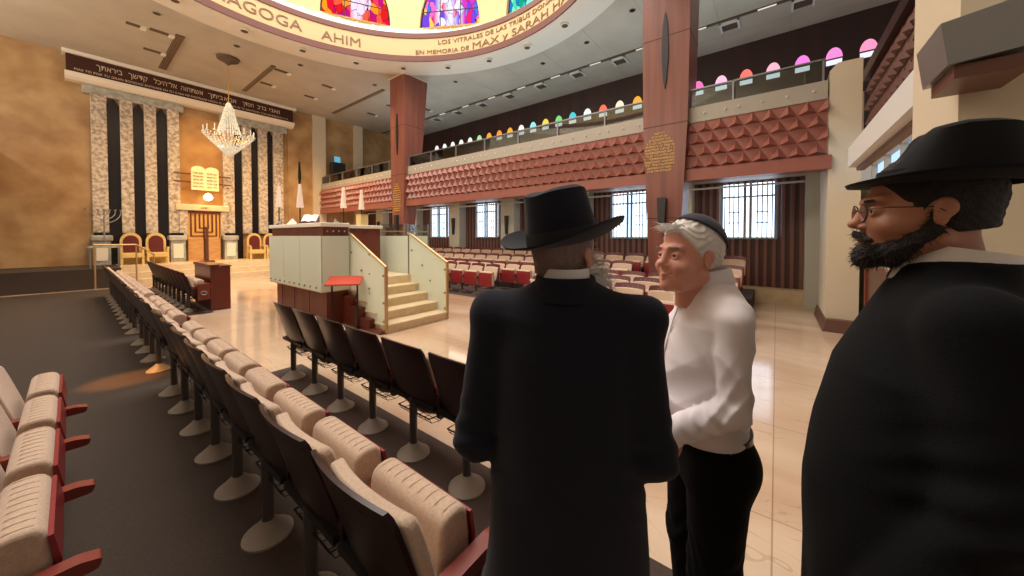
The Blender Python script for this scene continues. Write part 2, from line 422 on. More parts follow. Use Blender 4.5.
# ark pilasters on upper gallery wall and end pier
for n_, (x0, x1) in enumerate(((7.55,8.15),(9.7,10.15))):
    MB().box(x0, x1, YA-.2, YA, 0, ZC).build('wall_pier', M['cream'], kind='structure')
MB().box(6.45, 7.55, YA-.05, YA, .6, ZC-.05).build('wall_panel', M['gold_wall'], kind='structure')
# front platform with three steps
mb = MB()
for i, (y, z) in enumerate(((16.2,.2),(16.5,.4),(16.8,.6))): mb.box(.95, 7.6, y, YA, 0 if i == 0 else z-.2, z)
mb.build('ark_platform', M['step'], kind='structure')
MB().box(-4, .95, 16.25, YA, 0, .6).build('side_platform', M['carpet_dark'], kind='structure')

# side balcony
MB().box(-4, -1.35, -4, YA, 3.0, 4.2).build('left_balcony', M['soff2'], kind='structure')
mb = MB(); mb.box(XB+.02, XU+.2, -1.1, YA, 3.0, 3.95); mb.build('balcony_body', M['soff2'], kind='structure')
MB().box(XB-.06, XB+.25, -.72, YA, 2.74, 2.97).build('trim_4', M['panelwood'], kind='structure')
MB().box(XB-.02, XB+.1, -.66, YA, 3.93, 4.24).build('balcony_slab', M['slab'], kind='structure')
MB().box(XB+.1, XU, -1.1, YA, 3.95, 4.0).build('balcony_floor', M['carpet'], kind='structure')
def relief(name, m, y0, y1, z0, z1, cw, P, rows=4, flip=1, d=.13):
    mb = MB(); h = (z1-z0)/rows; n = int(round((y1-y0)/cw)); cw = (y1-y0)/n
    mb.add([P(y0,z0,0),P(y1,z0,0),P(y1,z1,0),P(y0,z1,0)], [(0,1,2,3)])
    for r in range(rows):
        zb = z0+r*h; off = (r%2)*.5
        for k in range(n+1):
            ya = y0+(k-off)*cw; yb = ya+cw; ym = (ya+yb)/2
            ya = max(ya,y0); yb = min(yb,y1)
            if yb-ya < .02: continue
            ym = min(max(ym,y0),y1)
            mb.add([P(ym,zb+h,.006),P(ya,zb+.02,.006),P(yb,zb+.02,.006),P(ym,zb+.05,d)], [(0,1,3),(0,3,2),(1,2,3)])
    return mb.build(name, m, kind='structure')
relief('balcony_relief', M['panelwood'], -.66, YA, 2.98, 3.94, .26, lambda y,z,d: (XB-d,y,z))
relief('balcony_relief', M['reliefshade'], 5.38, XB-.02, 3.32, 4.1, .26, lambda x,z,d: (x,-1.16+d,z), rows=3, d=.07)
# balcony glass guard
g = thing('glass_railing', 'clear glass guard with thin posts along the top of the side balcony', 'railing', (0,0,0))
y = -.6; k = 0
while y < 18:
    MB().box(XB+.02, XB+.032, y+.02, y+1.26, 4.1, 4.6).build('glass_panel', M['glass'], g)
    MB().box(XB+.0, XB+.04, y-.014, y+.014, 4.1, 4.62).build('post', M['steel'], g)
    b = MB()
    for q in (.12,.48,.84,1.2): b.ball((XB-.03, y+q, 4.09), .02, 8, 5)
    b.build('bolts', M['white'], g); y += 1.3
MB().box(XB-.0, XB+.05, -.6, 18.2, 4.6, 4.625).build('top_rail', M['steel'], g)

# small arched windows of the upper wall
AC = {0:(255,120,190),1:(250,190,220),2:(250,120,110),3:(250,180,200),4:(240,130,220),5:(245,140,210),6:(250,150,190)}
tints = [(250,150,190),(245,140,210),(240,130,220),(250,180,200),(250,120,110),(250,190,220),(255,120,190),(240,230,240),(60,200,220),
 (240,170,60),(240,230,200),(250,120,90),(235,235,235),(80,200,210),(120,210,120),(240,210,80),(150,225,225),(240,235,225),(250,170,50),
 (250,150,60),(250,160,60),(170,220,150),(235,235,230),(235,235,230),(230,235,235),(235,235,235),(235,225,235)]
for k in range(27):
    yc = -1.9+.68*k - (0 if k < 9 else .0); c = tints[k]
    if yc > 18.2: break
    e = bpy.data.objects.new('window_%d' % (21+k), None); C.objects.link(e); e['kind'] = 'structure'; e.location = (XU-.02, yc, 6.58)
    me = emis('arch_tint_%d' % k, c, 1.4)
    MB().prism([(.175*math.cos(PI*i/12), .3*math.sin(PI*i/12)) for i in range(13)], lambda a,b: (0,a,b), lambda a,b: (.02,a,b)).build('arch_pane', me, e)
    MB().box(-.0,.02,-.165,.165,-.17,-.03).build('lower_pane', M['daywhite'] if 'daywhite' in M else M.setdefault('daywhite', emis('arch_white', (236,240,250), 1.3)), e)
    MB().box(-.02,.03,-.18,.18,-.035,.0).build('window_bar', M['darkwood'], e)

# under-balcony windows
def low_window(n, y0, y1):
    e = bpy.data.objects.new('window_%d' % n, None); C.objects.link(e); e['kind'] = 'structure'; e.location = (XW, (y0+y1)/2, 1.57)
    w = (y1-y0)/2
    MB().box(-.03,-.01,-w,w,0,1.35).build('window_pane', M['daylight'], e)
    f = MB()
    for q in (-w, w-.06, -.09, .03): f.box(-.09,-.02,q,q+.06,0,1.35)
    f.box(-.09,-.02,-w,w,-.05,.0)
    f.box(-.07,-.02,-w,w,1.0,1.04)
    f.build('window_frame', M['winframe'], e)
    b = MB()
    for i in range(1, 12):
        if i in (5,6,7): continue
        q = -w+2*w*i/12.; b.box(-.075,-.045,q-.013,q+.013,0,1.35)
    for zz in (.35,.62):
        for s in (-1,1):
            b.box(-.075,-.05, s*w*.5-.12, s*w*.5+.12, zz, zz+.025)
    b.build('window_bars', M['steel'], e)
    return e
M['winframe'] = mat('window_frame_paint', (150,164,176), .5)
for i, yc in enumerate((.58,3.55,6.5,9.42,12.36,15.3)): low_window(41+i, yc-.59, yc+.59)
for i, yc in enumerate((-.82,2.1,5.05,8.05,10.97,13.9,16.8)):
    MB().box(XW-.4, XW, yc-.31, yc+.31, 0, 3.0).build('wall_pier', M['piercream'] if 'piercream' in M else M.setdefault('piercream', mat('pier_paint', (206,208,196), .6)), kind='structure')
    if i > 1:
        s = MB().prism(rpoly([(-.07,.36),(.07,.36),(.03,-.34),(-.03,-.34)], .02), lambda a,b: (XW-.5,yc+a,2.0+b), lambda a,b: (XW-.4,yc+a,2.0+b)).build('wall_sconce', M['dull'])
        tag(s, 'dark tapered wall sconce on the %s pale pier counted from the near end' % ORD[i], 'sconce', 'sconces on the pale piers')
MB().tube([(XW-.45,-.5,2.82),(XW-.45,17.8,2.82)], .025, 8).build('curtain_rail', M['white']); tag(bpy.data.objects['curtain_rail'], 'long white rail running above the low windows', 'rail')

# columns
def column(yc, label):
    t = thing('column', label, 'column', (0,0,0))
    secs = [(0,.56,.42),(1.7,.66,.5),(4.0,.88,.72),(5.8,.93,.9),(7.69,.95,1.06)]
    mb = MB(); mb.v = []
    for z, w, d in secs:
        mb.v += [(7.73,yc-w/2,z),(7.73+d,yc-w/2,z),(7.73+d,yc+w/2,z),(7.73,yc+w/2,z)]
    for i in range(len(secs)-1):
        for k in range(4): mb.f.append((i*4+k, i*4+(k+1)%4, i*4+4+(k+1)%4, i*4+4+k))
    mb.f += [(3,2,1,0), tuple(len(mb.v)-4+k for k in range(4))]
    mb.build('shaft', M['col'], t)
    j = MB()
    for z, w, d in ((1.98,.69,.53),(3.95,.88,.72),(5.8,.93,.9)):
        j.box(7.727,7.73+d+.003,yc-w/2-.003,yc+w/2+.003,z-.006,z+.006)
    j.build('joint_line', M['line'], t)
    # tall slit ornament
    sl = [(0,-.8),(.035,-.6),(.062,-.2),(.066,.1),(.05,.5),(.02,.74),(0,.8),(-.02,.74),(-.05,.5),(-.066,.1),(-.062,-.2),(-.035,-.6)]
    MB().prism([(a,b) for a,b in sl][::-1], lambda a,b: (7.70,yc+a,5.5+b), lambda a,b: (7.735,yc+a,5.5+b)).build('slit_ornament', M['black'], t)
    MB().prism(rpoly([(-.09,.36),(.09,.36),(.055,-.36),(-.055,-.36)], .03), lambda a,b: (7.62,yc+.03+a,2.05+b), lambda a,b: (7.74,yc+.03+a,2.05+b)).build('lamp_wedge', M['dull'], t)
    # white cap
    MB().hexa([(7.71,yc-.5,7.69),(8.83,yc-.5,7.69),(8.83,yc+.5,7.69),(7.71,yc+.5,7.69)],[(7.55,yc-.5,7.72),(8.83,yc-.5,7.72),(8.83,yc+.5,7.72),(7.55,yc+.5,7.72)]).build('cap', M['soffit'], t)
    return t
colA = column(1.9, 'near tall tapered brown wood column with gold lettering')
colB = column(11.55, 'far tall tapered red-brown column beside the reading platform')
# gold lettering blocks on columns: lines of small metal characters
def gold_block(parent, yc, zc, w, h):
    mb = MB(); rows = 13
    heb = 'אבגדהוזחטיכלמנסעפצקרשת'
    for r in range(rows):
        z = zc+h/2-h*(r+.5)/rows; t = r/(rows-1)
        ww = w*(.35+.65*min(1,t*3.2)) if r < 4 else w*(1 if r < 11 else .8)
        s = ''.join(random.choice(heb)+(' ' if random.random() < .2 else '') for _ in range(11))
        v, f = text_geo(s, .07, 1., .004)
        xs = [p[0] for p in v]; a0, a1 = min(xs), max(xs)
        if a1-a0 < .01: continue
        mb.add([(7.722-q[2], yc-((q[0]-a0)/(a1-a0)-.5)*ww, z+q[1]*.9-.03) for q in v], f)
    mb.build('gold_lettering', M['goldleaf'], parent)
M['goldleaf'] = mat('gold_letters', (232,196,110), .4, metal=.3)
gold_block(colA, 2.0, 3.4, .6, .86)
gold_block(colB, 11.62, 3.1, .5, 1.1)

# near pier with chamfered top and brown plinth
pr = MB(); pr.prism(rpoly([(-1.08,.0),(-.68,.0),(-.68,4.38),(-.78,4.5),(-1.08,4.5)], 0), lambda a,b: (7.9,a,b), lambda a,b: (9.2,a,b))
pr.build('wall_pier', M['cream'], kind='structure')
p = MB(); p.hexa([(7.7,-1.12,0),(9.3,-1.12,0),(9.3,-.62,0),(7.7,-.62,0)],[(7.76,-1.1,.2),(9.3,-1.1,.2),(9.3,-.66,.2),(7.76,-.66,.2)])
tag(p.build('pier_plinth', M['darkwood2'] if 'darkwood2' in M else M.setdefault('darkwood2', mat('plinth_wood', (96,62,50), .4)), bevel=.01), 'brown sloped plinth at the foot of the cream pier', 'plinth')
# rear wall and rear balcony
MB().box(2.92, 13.2, -1.6, -1.2, 0, 2.5).box(2.92, 5.38, -1.6, -1.2, 2.5, 3.3).build('wall_rear', M['cream'], kind='structure')
MB().box(2.6, 7.88, -1.6, -1.165, 3.25, 4.12).build('rear_balcony_front', M['reliefshade'], kind='structure')
MB().box(2.6, 7.9, -1.6, -1.08, 4.1, 4.27).build('rear_balcony_cap', M['darkwood'], kind='structure')
MB().box(2.3, 2.92, -1.0, -.6, 0, ZC).build('wall_pier', M['cream'], kind='structure')
e = bpy.data.objects.new('window_51', None); C.objects.link(e); e['kind'] = 'structure'
M['daydim'] = emis('rear_daylight', (176,206,236), 1.7)
MB().box(5.38, 7.9, -1.3, -1.25, 2.5, 3.25).build('window_pane', M['daydim'], e)
f = MB()
for q in (5.38,6.2,7.0,7.8): f.box(q, q+.06, -1.25, -1.19, 2.5, 3.25)
f.box(5.38,7.9,-1.25,-1.19,2.72,2.77).build('window_frame', M['slab'], e)
t = thing('light_valance', 'long grey metal lamp valance beneath the rear balcony beside the cream pillar', 'light fixture', (0,0,0))
MB().prism([(-.74,2.34),(-.62,2.36),(-.62,2.57),(-.74,2.6)], lambda y,z: (2.93,y,z), lambda y,z: (5.3,y,z)).build('housing', M['white'], t)
MB().box(2.93,5.25,-.74,-.68,2.31,2.345).build('tray', M['darkwood2'], t)
t = thing('pillar_lamp', 'short grey metal lamp box with a brown base fixed on the cream pillar', 'light fixture', (0,0,0))
MB().prism([(-.72,2.26),(-.5,2.24),(-.48,2.4),(-.72,2.44)], lambda y,z: (2.02,y,z), lambda y,z: (2.3,y,z)).build('housing', M['steel'], t)
MB().box(2.04,2.28,-.7,-.52,2.19,2.24).build('tray', M['darkwood2'], t)
t = thing('wooden_partition', 'low brown wooden panelling on the rear wall below the bearded man\'s chin', 'partition', (0,0,0))
MB().box(3.0, 7.7, -1.2, -1.15, .06, 1.08).build('panel', M['darkwood2'], t); MB().box(7.7, 7.78, -1.2, -1.12, 0, 1.14).build('post', M['wood'], t); MB().box(3.0,7.78,-1.2,-1.13,1.08,1.14).build('top_rail', M['wood'], t)
M['skirt'] = mat('skirting', (120,104,90), .5)
MB().box(3.0,7.7,-1.2,-1.13,0,.06).build('skirting', M['skirt'], t)

# ------------------------------------------------------------------ ceiling fixtures
def grille(x0, x1, y0, y1, lab):
    t = thing('ceiling_grille', lab, 'grille', (0,0,0), group='long ceiling grilles')
    MB().box(x0, x1, y0, y1, ZC-.012, ZC+.0).build('grille_frame', M['darkgrille'], t)
    s = MB(); n = 4
    for i in range(n):
        q = x0+(x1-x0)*(i+.5)/n; s.box(q-.012, q+.012, y0+.05, y1-.05, ZC-.03, ZC-.012)
    s.build('slats', M['slab2'], t)
M['darkgrille'] = mat('grille_dark', (96,76,60), .7); M['slab2'] = mat('grille_slat', (140,118,96), .6)
grille(2.03, 2.24, 14.38, 17.8, 'dark slatted ceiling grille left of the chandelier')
grille(4.47, 4.62, 14.3, 17.8, 'dark slatted ceiling grille just right of the chandelier')
grille(7.99, 8.15, 13.0, 17.5, 'dark slatted ceiling grille beside the far column')
slots = [(1.2,14.75,.3),(1.72,14.65,.42),(1.74,16.32,.42),(4.86,14.55,.42),(4.9,16.25,.42),(6.5,14.55,.42),(6.5,16.25,.42),(9.3,14.4,.42),(9.3,16.1,.42),(10.6,13.4,.42),(10.7,15.6,.42)]
for i, (x, y, w) in enumerate(slots):
    t = thing('slot_downlight', 'rectangular slot downlight over the front platform, %s from the left' % ORD[i], 'ceiling light', (x,y,ZC), group='slot downlights')
    MB().box(-w/2, w/2, -.09, .09, -.01, .0).build('recess', M['darkgrille'], t)
    MB().box(w/2-.02, w/2+.1, -.09, .09, -.05, -.0).build('reflector', M['soffit'], t)
rounds = [(1.53,13.5),(3.35,13.77),(5.1,13.5),(7.6,12.9),(9.4,10.1),(10.3,6.6),(10.04,4.8),(9.38,3.15),(9.9,1.84)]
for i, (x, y) in enumerate(rounds):
    t = thing('round_downlight', 'small dark round ceiling downlight, %s clockwise outside the ring' % ORD[i], 'ceiling light', (x,y,ZC), group='round downlights')
    MB().lathe([(.1,-.012),(.1,0)], seg=20).build('rim', M['slab'], t); MB().lathe([(.075,-.016),(.075,-.008)], seg=20).build('recess', M['black'], t)
for i, a in enumerate((105,90.1,75.2,59.5,44,28,12.4,-2.6,-17.8,-33)):
    a = math.radians(a); x, y = RX+5.85*math.cos(a), RY+5.85*math.sin(a)
    t = thing('ring_downlight', 'round light sunk in the cream ring soffit, %s from the left' % ORD[i], 'ceiling light', (x,y,ZC-.01), group='ring downlights')
    MB().lathe([(.13,-.03),(.12,0)], seg=24).build('rim', M['soffit'], t); MB().lathe([(.09,-.034),(.09,-.02)], seg=24).build('recess', M['darkgrille'], t)
# right-hand ceiling channel and square vents
MB().box(11.36, 11.48, -4, 18.6, ZC-.02, ZC-.002).build('ceiling_channel', M['darkgrille'], kind='structure')
for i in range(12):
    y = -2.1+1.62*i
    if y > 17.5: break
    t = thing('ceiling_vent', 'square dark ceiling vent, %s from the near end beside the right-hand channel' % ORD[i], 'vent', (11.8,y,ZC), group='square ceiling vents')
    MB().box(-.2,.2,-.19,.19,-.02,0).build('vent_grille', M['darkgrille'], t)
    fr = MB(); fr.box(-.28,-.2,-.24,.24,-.06,0); fr.box(-.28,.24,.19,.24,-.05,0); fr.box(-.28,.24,-.24,-.19,-.05,0)
    fr.build('vent_frame', M['white'], t)
    tb = thing('channel_light', 'short bright tube lamp in the ceiling channel, %s from the near end' % ORD[i], 'ceiling light', (11.42,y+.75,ZC), group='channel tube lights')
    MB().box(-.03,.03,-.2,.2,-.03,0).build('tube', M['spotglow'], tb)
mb = MB()
for i in range(14):
    y = -3.5+1.62*i
    if y < 18.6: mb.box(8.9, XU, y, y+.015, ZC-.004, ZC-.001)
mb.box(12.3,12.312,-4,18.6,ZC-.004,ZC-.001); mb.build('ceiling_joint', M['slab'], kind='structure')

# ------------------------------------------------------------------ the ark wall
YP = YA-.18
PX = [(.47,.83),(1.13,1.44),(1.72,2.03),(2.33,2.66),(3.98,4.36),(4.65,4.97),(5.24,5.58),(5.82,6.22)]
for i, (a, b) in enumerate(PX):
    o = MB().box(a, b, YP, YA, 1.7, 6.5).build('marble_pilaster', M['pil'], bevel=.015)
    tag(o, 'mottled pale marble pilaster of the ark wall, %s from the left' % ORD[i], 'pilaster', 'marble pilasters of the ark wall')
k = 0
for (a, b), (c, d) in zip(PX, PX[1:]):
    if c-b > 1: continue
    o = MB().prism([(b-.01,.6),(c+.01,.6),(c+.01,6.2),(b+(c-b)*.75,6.36),((b+c)/2,6.46),(b+(c-b)*.25,6.36),(b-.01,6.2)], lambda x,z: (x,YA-.05,z), lambda x,z: (x,YA-.005,z)).build('granite_inlay', M['dark'])
    tag(o, 'tall black pointed granite inlay of the ark wall, %s from the left' % ORD[k], 'wall inlay', 'black inlays of the ark wall'); k += 1
MB().box(.3, 2.8, YP, YA, 6.44, 6.75).box(3.9, 6.4, YP, YA, 6.44, 6.75).build('ark_capital_band', M['grey_stone'], kind='structure', bevel=.03)
c = MB(); c.prism([(YP-.3,6.95),(YP-.22,6.84),(YP-.1,6.76),(YA,6.74),(YA,6.98),(YP-.3,6.98)], lambda y,z: (-.05,y,z), lambda y,z: (6.62,y,z)); c.build('trim_5', M['soffit'], kind='structure')
t = thing('inscription_board', 'long dark board with pale Hebrew verse above the ark wall', 'sign', (0,0,0))
MB().box(-.02, 6.58, YP-.2, YA, 6.97, 7.56).build('board', M['sign'], t)
MB().box(-.1, 6.7, YP-.3, YA, 7.56, 7.69).build('cornice', M['soffit'], t, bevel=.02)
M['pale'] = mat('pale_letters', (226,206,176), .5)
def flat_text(s, size, x0, x1, z, yy, m, parent, name='lettering', sp=1., depth=.006):
    v, f = text_geo(s, size, sp, depth); xs = [q[0] for q in v]; a, b = min(xs), max(xs)
    k = (x1-x0)/(b-a) if b-a > 1e-4 else 1
    mb = MB(); mb.add([(x0+(q[0]-a)*k, yy-q[2], z+q[1]) for q in v], f); return mb.build(name, m, parent)
words = ['ואני','ברב','חסדך','אבוא','ביתך','אשתחוה','אל־היכל','קדשך','ביראתך']
wx = [(5.62,6.02),(5.16,5.5),(4.62,5.02),(4.01,4.41),(3.5,3.97),(2.7,3.34),(1.97,2.58),(1.34,1.81),(.61,1.2)]
for w_, (a_, b_) in zip(words, wx): flat_text(w_[::-1], .25, a_, b_, 7.26, YP-.205, M['pale'], t)
flat_text('MAS YO POR TU GRAN BONDAD ENTRARE EN TU CASA ME POSTRARE HACIA EL PALACIO DE TU SANTIDAD CON REVERENCIA A TI', .1, .15, 6.35, 7.07, YP-.205, M['pale'], t)
# centre bay
MB().box(2.66, 3.98, YA-.03, YA, 1.5, 6.4).build('ark_bay', M['gold_bay'], kind='structure')
ark = thing('ark_cabinet', 'holy ark with square menorah pattern doors under a marble lintel', 'ark', (0,0,0))
MB().box(2.5, 4.14, YP-.12, YA, 2.62, 2.86).build('lintel', M['step'], ark, bevel=.02)
for a_, b_ in ((2.62,2.84),(3.88,4.06)): MB().box(a_, b_, YP-.06, YA-.02, 1.62, 2.62).build('jamb', M['pil'], ark)
flat_text('שדי', .1, 3.24, 3.44, 2.7, YP-.125, M['sign'], ark)
MB().box(2.84, 3.88, YP-.02, YA-.04, 1.5, 2.62).build('door', M['doorgold'] if 'doorgold' in M else M.setdefault('doorgold', mat('door_gold', (220,172,96), .4)), ark)
mn = MB(); yy = YP-.05; cxx = 3.33
mn.box(2.86,3.86,yy,yy+.03,2.5,2.6)
for q, zb in ((.13,1.94),(.26,1.78),(.39,1.62)):
    for s in (-1,1): mn.box(cxx+s*q-.025, cxx+s*q+.025, yy, yy+.03, zb, 2.5)
    mn.box(cxx-q-.025, cxx+q+.025, yy, yy+.03, zb-.04, zb)
mn.box(cxx-.025,cxx+.025,yy,yy+.03,1.5,2.5)
for s in (-1,1): mn.box(cxx+s*.5-.015, cxx+s*.5+.015, yy, yy+.03, 1.5, 2.5)
mn.build('menorah_relief', M['trim'], ark)
M['doorlow'] = mat('honey_panel', (206,158,100), .4, col2=(190,138,84), scale=4, stretch=(1,1,4))
for a_, b_ in ((2.84,3.3),(3.38,3.84)): MB().box(a_, b_, YP-.1, YA-.05, .6, 1.5).build('lower_panel', M['doorlow'], ark, bevel=.01)
m7 = thing('floor_menorah', 'dark wooden pole stand in front of the ark doors', 'stand', (3.2,17.3,.6))
MB().box(-.04,.04,-.04,.04,.05,1.28).build('pole', M['trim'], m7); MB().box(-.2,.2,-.15,.15,0,.05).build('foot', M['trim'], m7)
MB().ball((0,0,1.3),.06).build('knob', M['trim'], m7)
# pedestals beside the ark
for i, (x0, x1) in enumerate(((.4,.9),(2.28,2.8),(3.9,4.42),(5.78,6.3))):
    t = thing('marble_pedestal', 'grey and white marble pedestal of the ark wall, %s from the left' % ORD[i], 'pedestal', (0,0,0), group='marble pedestals')
    MB().box(x0,x1,YP-.3,YA,1.42,1.62).build('slab', M['grey_stone'], t, bevel=.04); MB().box(x0+.05,x1-.05,YP-.24,YA,.6,1.42).build('block', M['grey_stone'], t)
    MB().box(x0+.12,x1-.12,YP-.26,YP-.2,.75,1.3).build('panel', M['soffit'], t)
    MB().box(x0+.08,x1-.08,YP-.1,YA,1.62,1.72).build('plinth', M['dark'], t)
# tablets of the law
tb = thing('stone_tablets', 'cream twin tablets with rounded tops hanging above the ark doors', 'tablets', (3.36,YP-.25,3.44))
def arc_tab(x0, x1, h): 
    r = (x1-x0)/2; cx = (x0+x1)/2
    return [(x0,0),(x1,0)]+[(cx+r*math.cos(PI*i/10), h-r*.7+r*.7*math.sin(PI*i/10)) for i in range(11)]
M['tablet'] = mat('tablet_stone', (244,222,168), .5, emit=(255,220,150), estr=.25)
for s in (0,1):
    p_ = arc_tab(-.42+.42*s, .42*s, .95)
    MB().prism(p_, lambda x,z: (x,0,z), lambda x,z: (x,.06,z)).build('tablet', M['tablet'], tb)
    for r in range(5):
        s_ = ''.join(random.choice('אבגדהולמנסעפקרשת') for _ in range(4))+' '+''.join(random.choice('אבגדהולמנסעפקרשת') for _ in range(3))
        flat_text(s_, .09, -.37+.42*s, -.06+.42*s, .1+.135*r, -.005, M['sign'], tb, 'tablet_lettering')
for i, (z, q) in enumerate(((4.16,'upper'),(3.84,'lower'))):
    tag(MB().tube([(2.45,YP-.14,z-.1),(4.2,YP-.14,z-.1)], .03, 8).build('metal_bar', M['trim']), '%s horizontal bar crossing behind the stone tablets' % q, 'bar')
el = thing('eternal_lamp', 'glowing yellow bowl lamp hanging just above the ark lintel', 'lamp', (3.42,YP-.35,3.02))
MB().lathe([(.02,.0),(.12,.05),(.15,.14),(.1,.24),(.03,.3)], seg=16).build('bowl', M['lampglow'], el, smooth=True); MB().tube([(0,0,.3),(0,0,.46)],.008,6).build('chain', M['gold'], el)

# gilt throne chairs
def throne():
    t = thing('throne_chair', '', 'chair', (0,0,0), group='gilt chairs beside the ark')
    poly = [(-.26,.0),(.26,.0),(.26,.82)]+[(.26*math.cos(PI*i/12), .82+.3*math.sin(PI*i/12)) for i in range(1,12)]+[(-.26,.82)]
    MB().prism(poly, lambda x,z: (x,.2,z), lambda x,z: (x,.26,z)).build('back_frame', M['gold_paint'], t)
    poly = [(-.19,.42),(.19,.42),(.19,.8)]+[(.19*math.cos(PI*i/12), .8+.22*math.sin(PI*i/12)) for i in range(1,12)]+[(-.19,.8)]
    MB().prism(poly, lambda x,z: (x,.17,z), lambda x,z: (x,.21,z)).build('back_pad', M['wine'], t)
    MB().box(-.27,.27,-.3,.2,.24,.4).build('seat', M['gold_paint'], t, bevel=.02)
    for s in (-1,1):
        MB().box(s*.27-.03,s*.27+.03,-.28,.22,.55,.6).build('armrest', M['gold_paint'], t); 
        MB().box(s*.25-.03,s*.25+.03,-.29,-.23,.0,.55).build('leg', M['gold_paint'], t); MB().box(s*.25-.03,s*.25+.03,.18,.24,.0,.3).build('leg', M['gold_paint'], t)
    return t
th = throne(); th.location = (1.3,17.9,.6); th['label'] = 'gilt armchair with dark arched back, leftmost of the four beside the ark'
dup(th, (1.92,17.9,.6), 0, 'gilt armchair with dark arched back, directly left of the ark doors')
dup(th, (4.92,17.9,.6), 0, 'gilt armchair with dark arched back, directly right of the ark doors')
dup(th, (5.52,17.9,.6), 0, 'gilt armchair with dark arched back, rightmost, partly hidden by the reading platform')

# silver menorah on a stand, left
me_ = thing('silver_menorah', 'thin silver seven-branched menorah with curved arms on the left of the ark', 'menorah', (.66,17.1,.6))
mb = MB().tube([(0,0,.75),(0,0,1.8)], .018, 8)
for r in (.12,.24,.36): mb.tube([(r*math.cos(a),0,1.78+.0+r*-abs(math.sin(a))) for a in [PI*i/14 for i in range(15)]], .014, 6)
mb.build('branches', M['steel'], me_); cu = MB()
for r in (-.36,-.24,-.12,0,.12,.24,.36): cu.lathe([(.012,1.78),(.03,1.84),(.03,1.86)], (r,0,0), 8)
cu.build('cups', M['steel'], me_)['kind'] = 'stuff'; MB().lathe([(.12,.68),(.1,.72),(.03,.78)], seg=14).build('foot', M['steel'], me_)
tt = thing('glass_table', 'small pale glass table carrying the silver menorah', 'table', (.66,17.1,.6))
MB().box(-.35,.35,-.2,.2,.62,.68).build('tabletop', M['grey_stone'], tt)
for sx in (-1,1):
    for sy in (-1,1): MB().box(sx*.3-.02,sx*.3+.02,sy*.16-.02,sy*.16+.02,0,.62).build('leg', M['steel'], tt)
hr = thing('handrail', 'thin brass handrail beside the steps left of the ark', 'handrail', (0,0,0))
MB().tube([(.42,15.9,1.33),(1.25,15.9,1.33),(1.6,15.6,1.02)], .025, 8).build('rail', M['brass'], hr)
for x, z in ((.42,1.33),(1.25,1.33),(1.6,1.02)): MB().tube([(x,15.9 if x < 1.5 else 15.6,0),(x,15.9 if x < 1.5 else 15.6,z)], .02, 8).build('post', M['brass'], hr)

# chandelier
ch = thing('crystal_chandelier', 'crystal chandelier hanging on a thin chain before the inscription board', 'chandelier', (3.39,14.94,0))
MB().lathe([(.02,7.45),(.1,7.52),(.3,7.62),(.32,7.68)], seg=20).build('canopy', M['darkgrille'], ch)
MB().tube([(0,0,6.2),(0,0,7.5)], .012, 6).build('chain', M['gold'], ch)
M['crystal'] = mat('crystal', (232,236,226), .15, trans=.2, spec=1., emit=(255,244,220), estr=.12)
def beads(prof, n, r, name):
    mb = MB()
    for i in range(len(prof)-1):
        (r0,z0),(r1,z1) = prof[i], prof[i+1]; L_ = math.hypot(r1-r0,z1-z0); k_ = max(1,int(L_/.07))
        for k in range(n):
            a = 2*PI*k/n
            for j in range(k_):
                t_ = (j+random.random()*.5)/k_; rr = r0+(r1-r0)*t_; z = z0+(z1-z0)*t_
                mb.ball((rr*math.cos(a), rr*math.sin(a), z), (r,r,r*1.6), 5, 4)
    return mb.build(name, M['crystal'], ch)
beads([(.04,6.15),(.12,5.95),(.22,5.5),(.34,5.05)], 26, .02, 'crystal_neck')
beads([(.66,5.02),(.5,4.82),(.28,4.6),(.03,4.35)], 34, .022, 'crystal_basket')
ar = MB(); cn = MB()
for k in range(16):
    a = 2*PI*k/16; ar.tube([(.1*math.cos(a),.1*math.sin(a),5.0),(.4*math.cos(a),.4*math.sin(a),4.9),(.68*math.cos(a),.68*math.sin(a),5.05)], .012, 5)
    cn.lathe([(.05,5.05),(.05,5.07),(.014,5.08),(.014,5.2),(.02,5.22),(.0,5.28)], (.68*math.cos(a),.68*math.sin(a),0), 8)
ar.build('arms', M['gold'], ch); cn.build('candle_cups', M['crystal'], ch); 

# gallery items above the right of the ark
gs = thing('gallery_lectern', 'dark lectern with a small blue screen on the far gallery', 'lectern', (8.6,18.2,4.0))
MB().box(-.32,.32,-.2,.2,0,1.4).build('body', M['black'], gs); MB().box(-.2,.1,-.1,-.07,1.4,1.72).build('screen', emis('screen_blue',(110,190,220),1.), gs)

# wall plaque on the gold wall near lamp
tag(MB().prism([(-.02,-.6),(.06,0),(.02,.75),(-.03,.75),(-.07,0)], lambda a,b: (6.95+a,YA-.12,4.5+b), lambda a,b: (6.95+a,YA-.05,4.5+b)).build('dark_wall_ornament', M['black']), 'slender dark pointed ornament on the gold wall right of the ark', 'ornament')

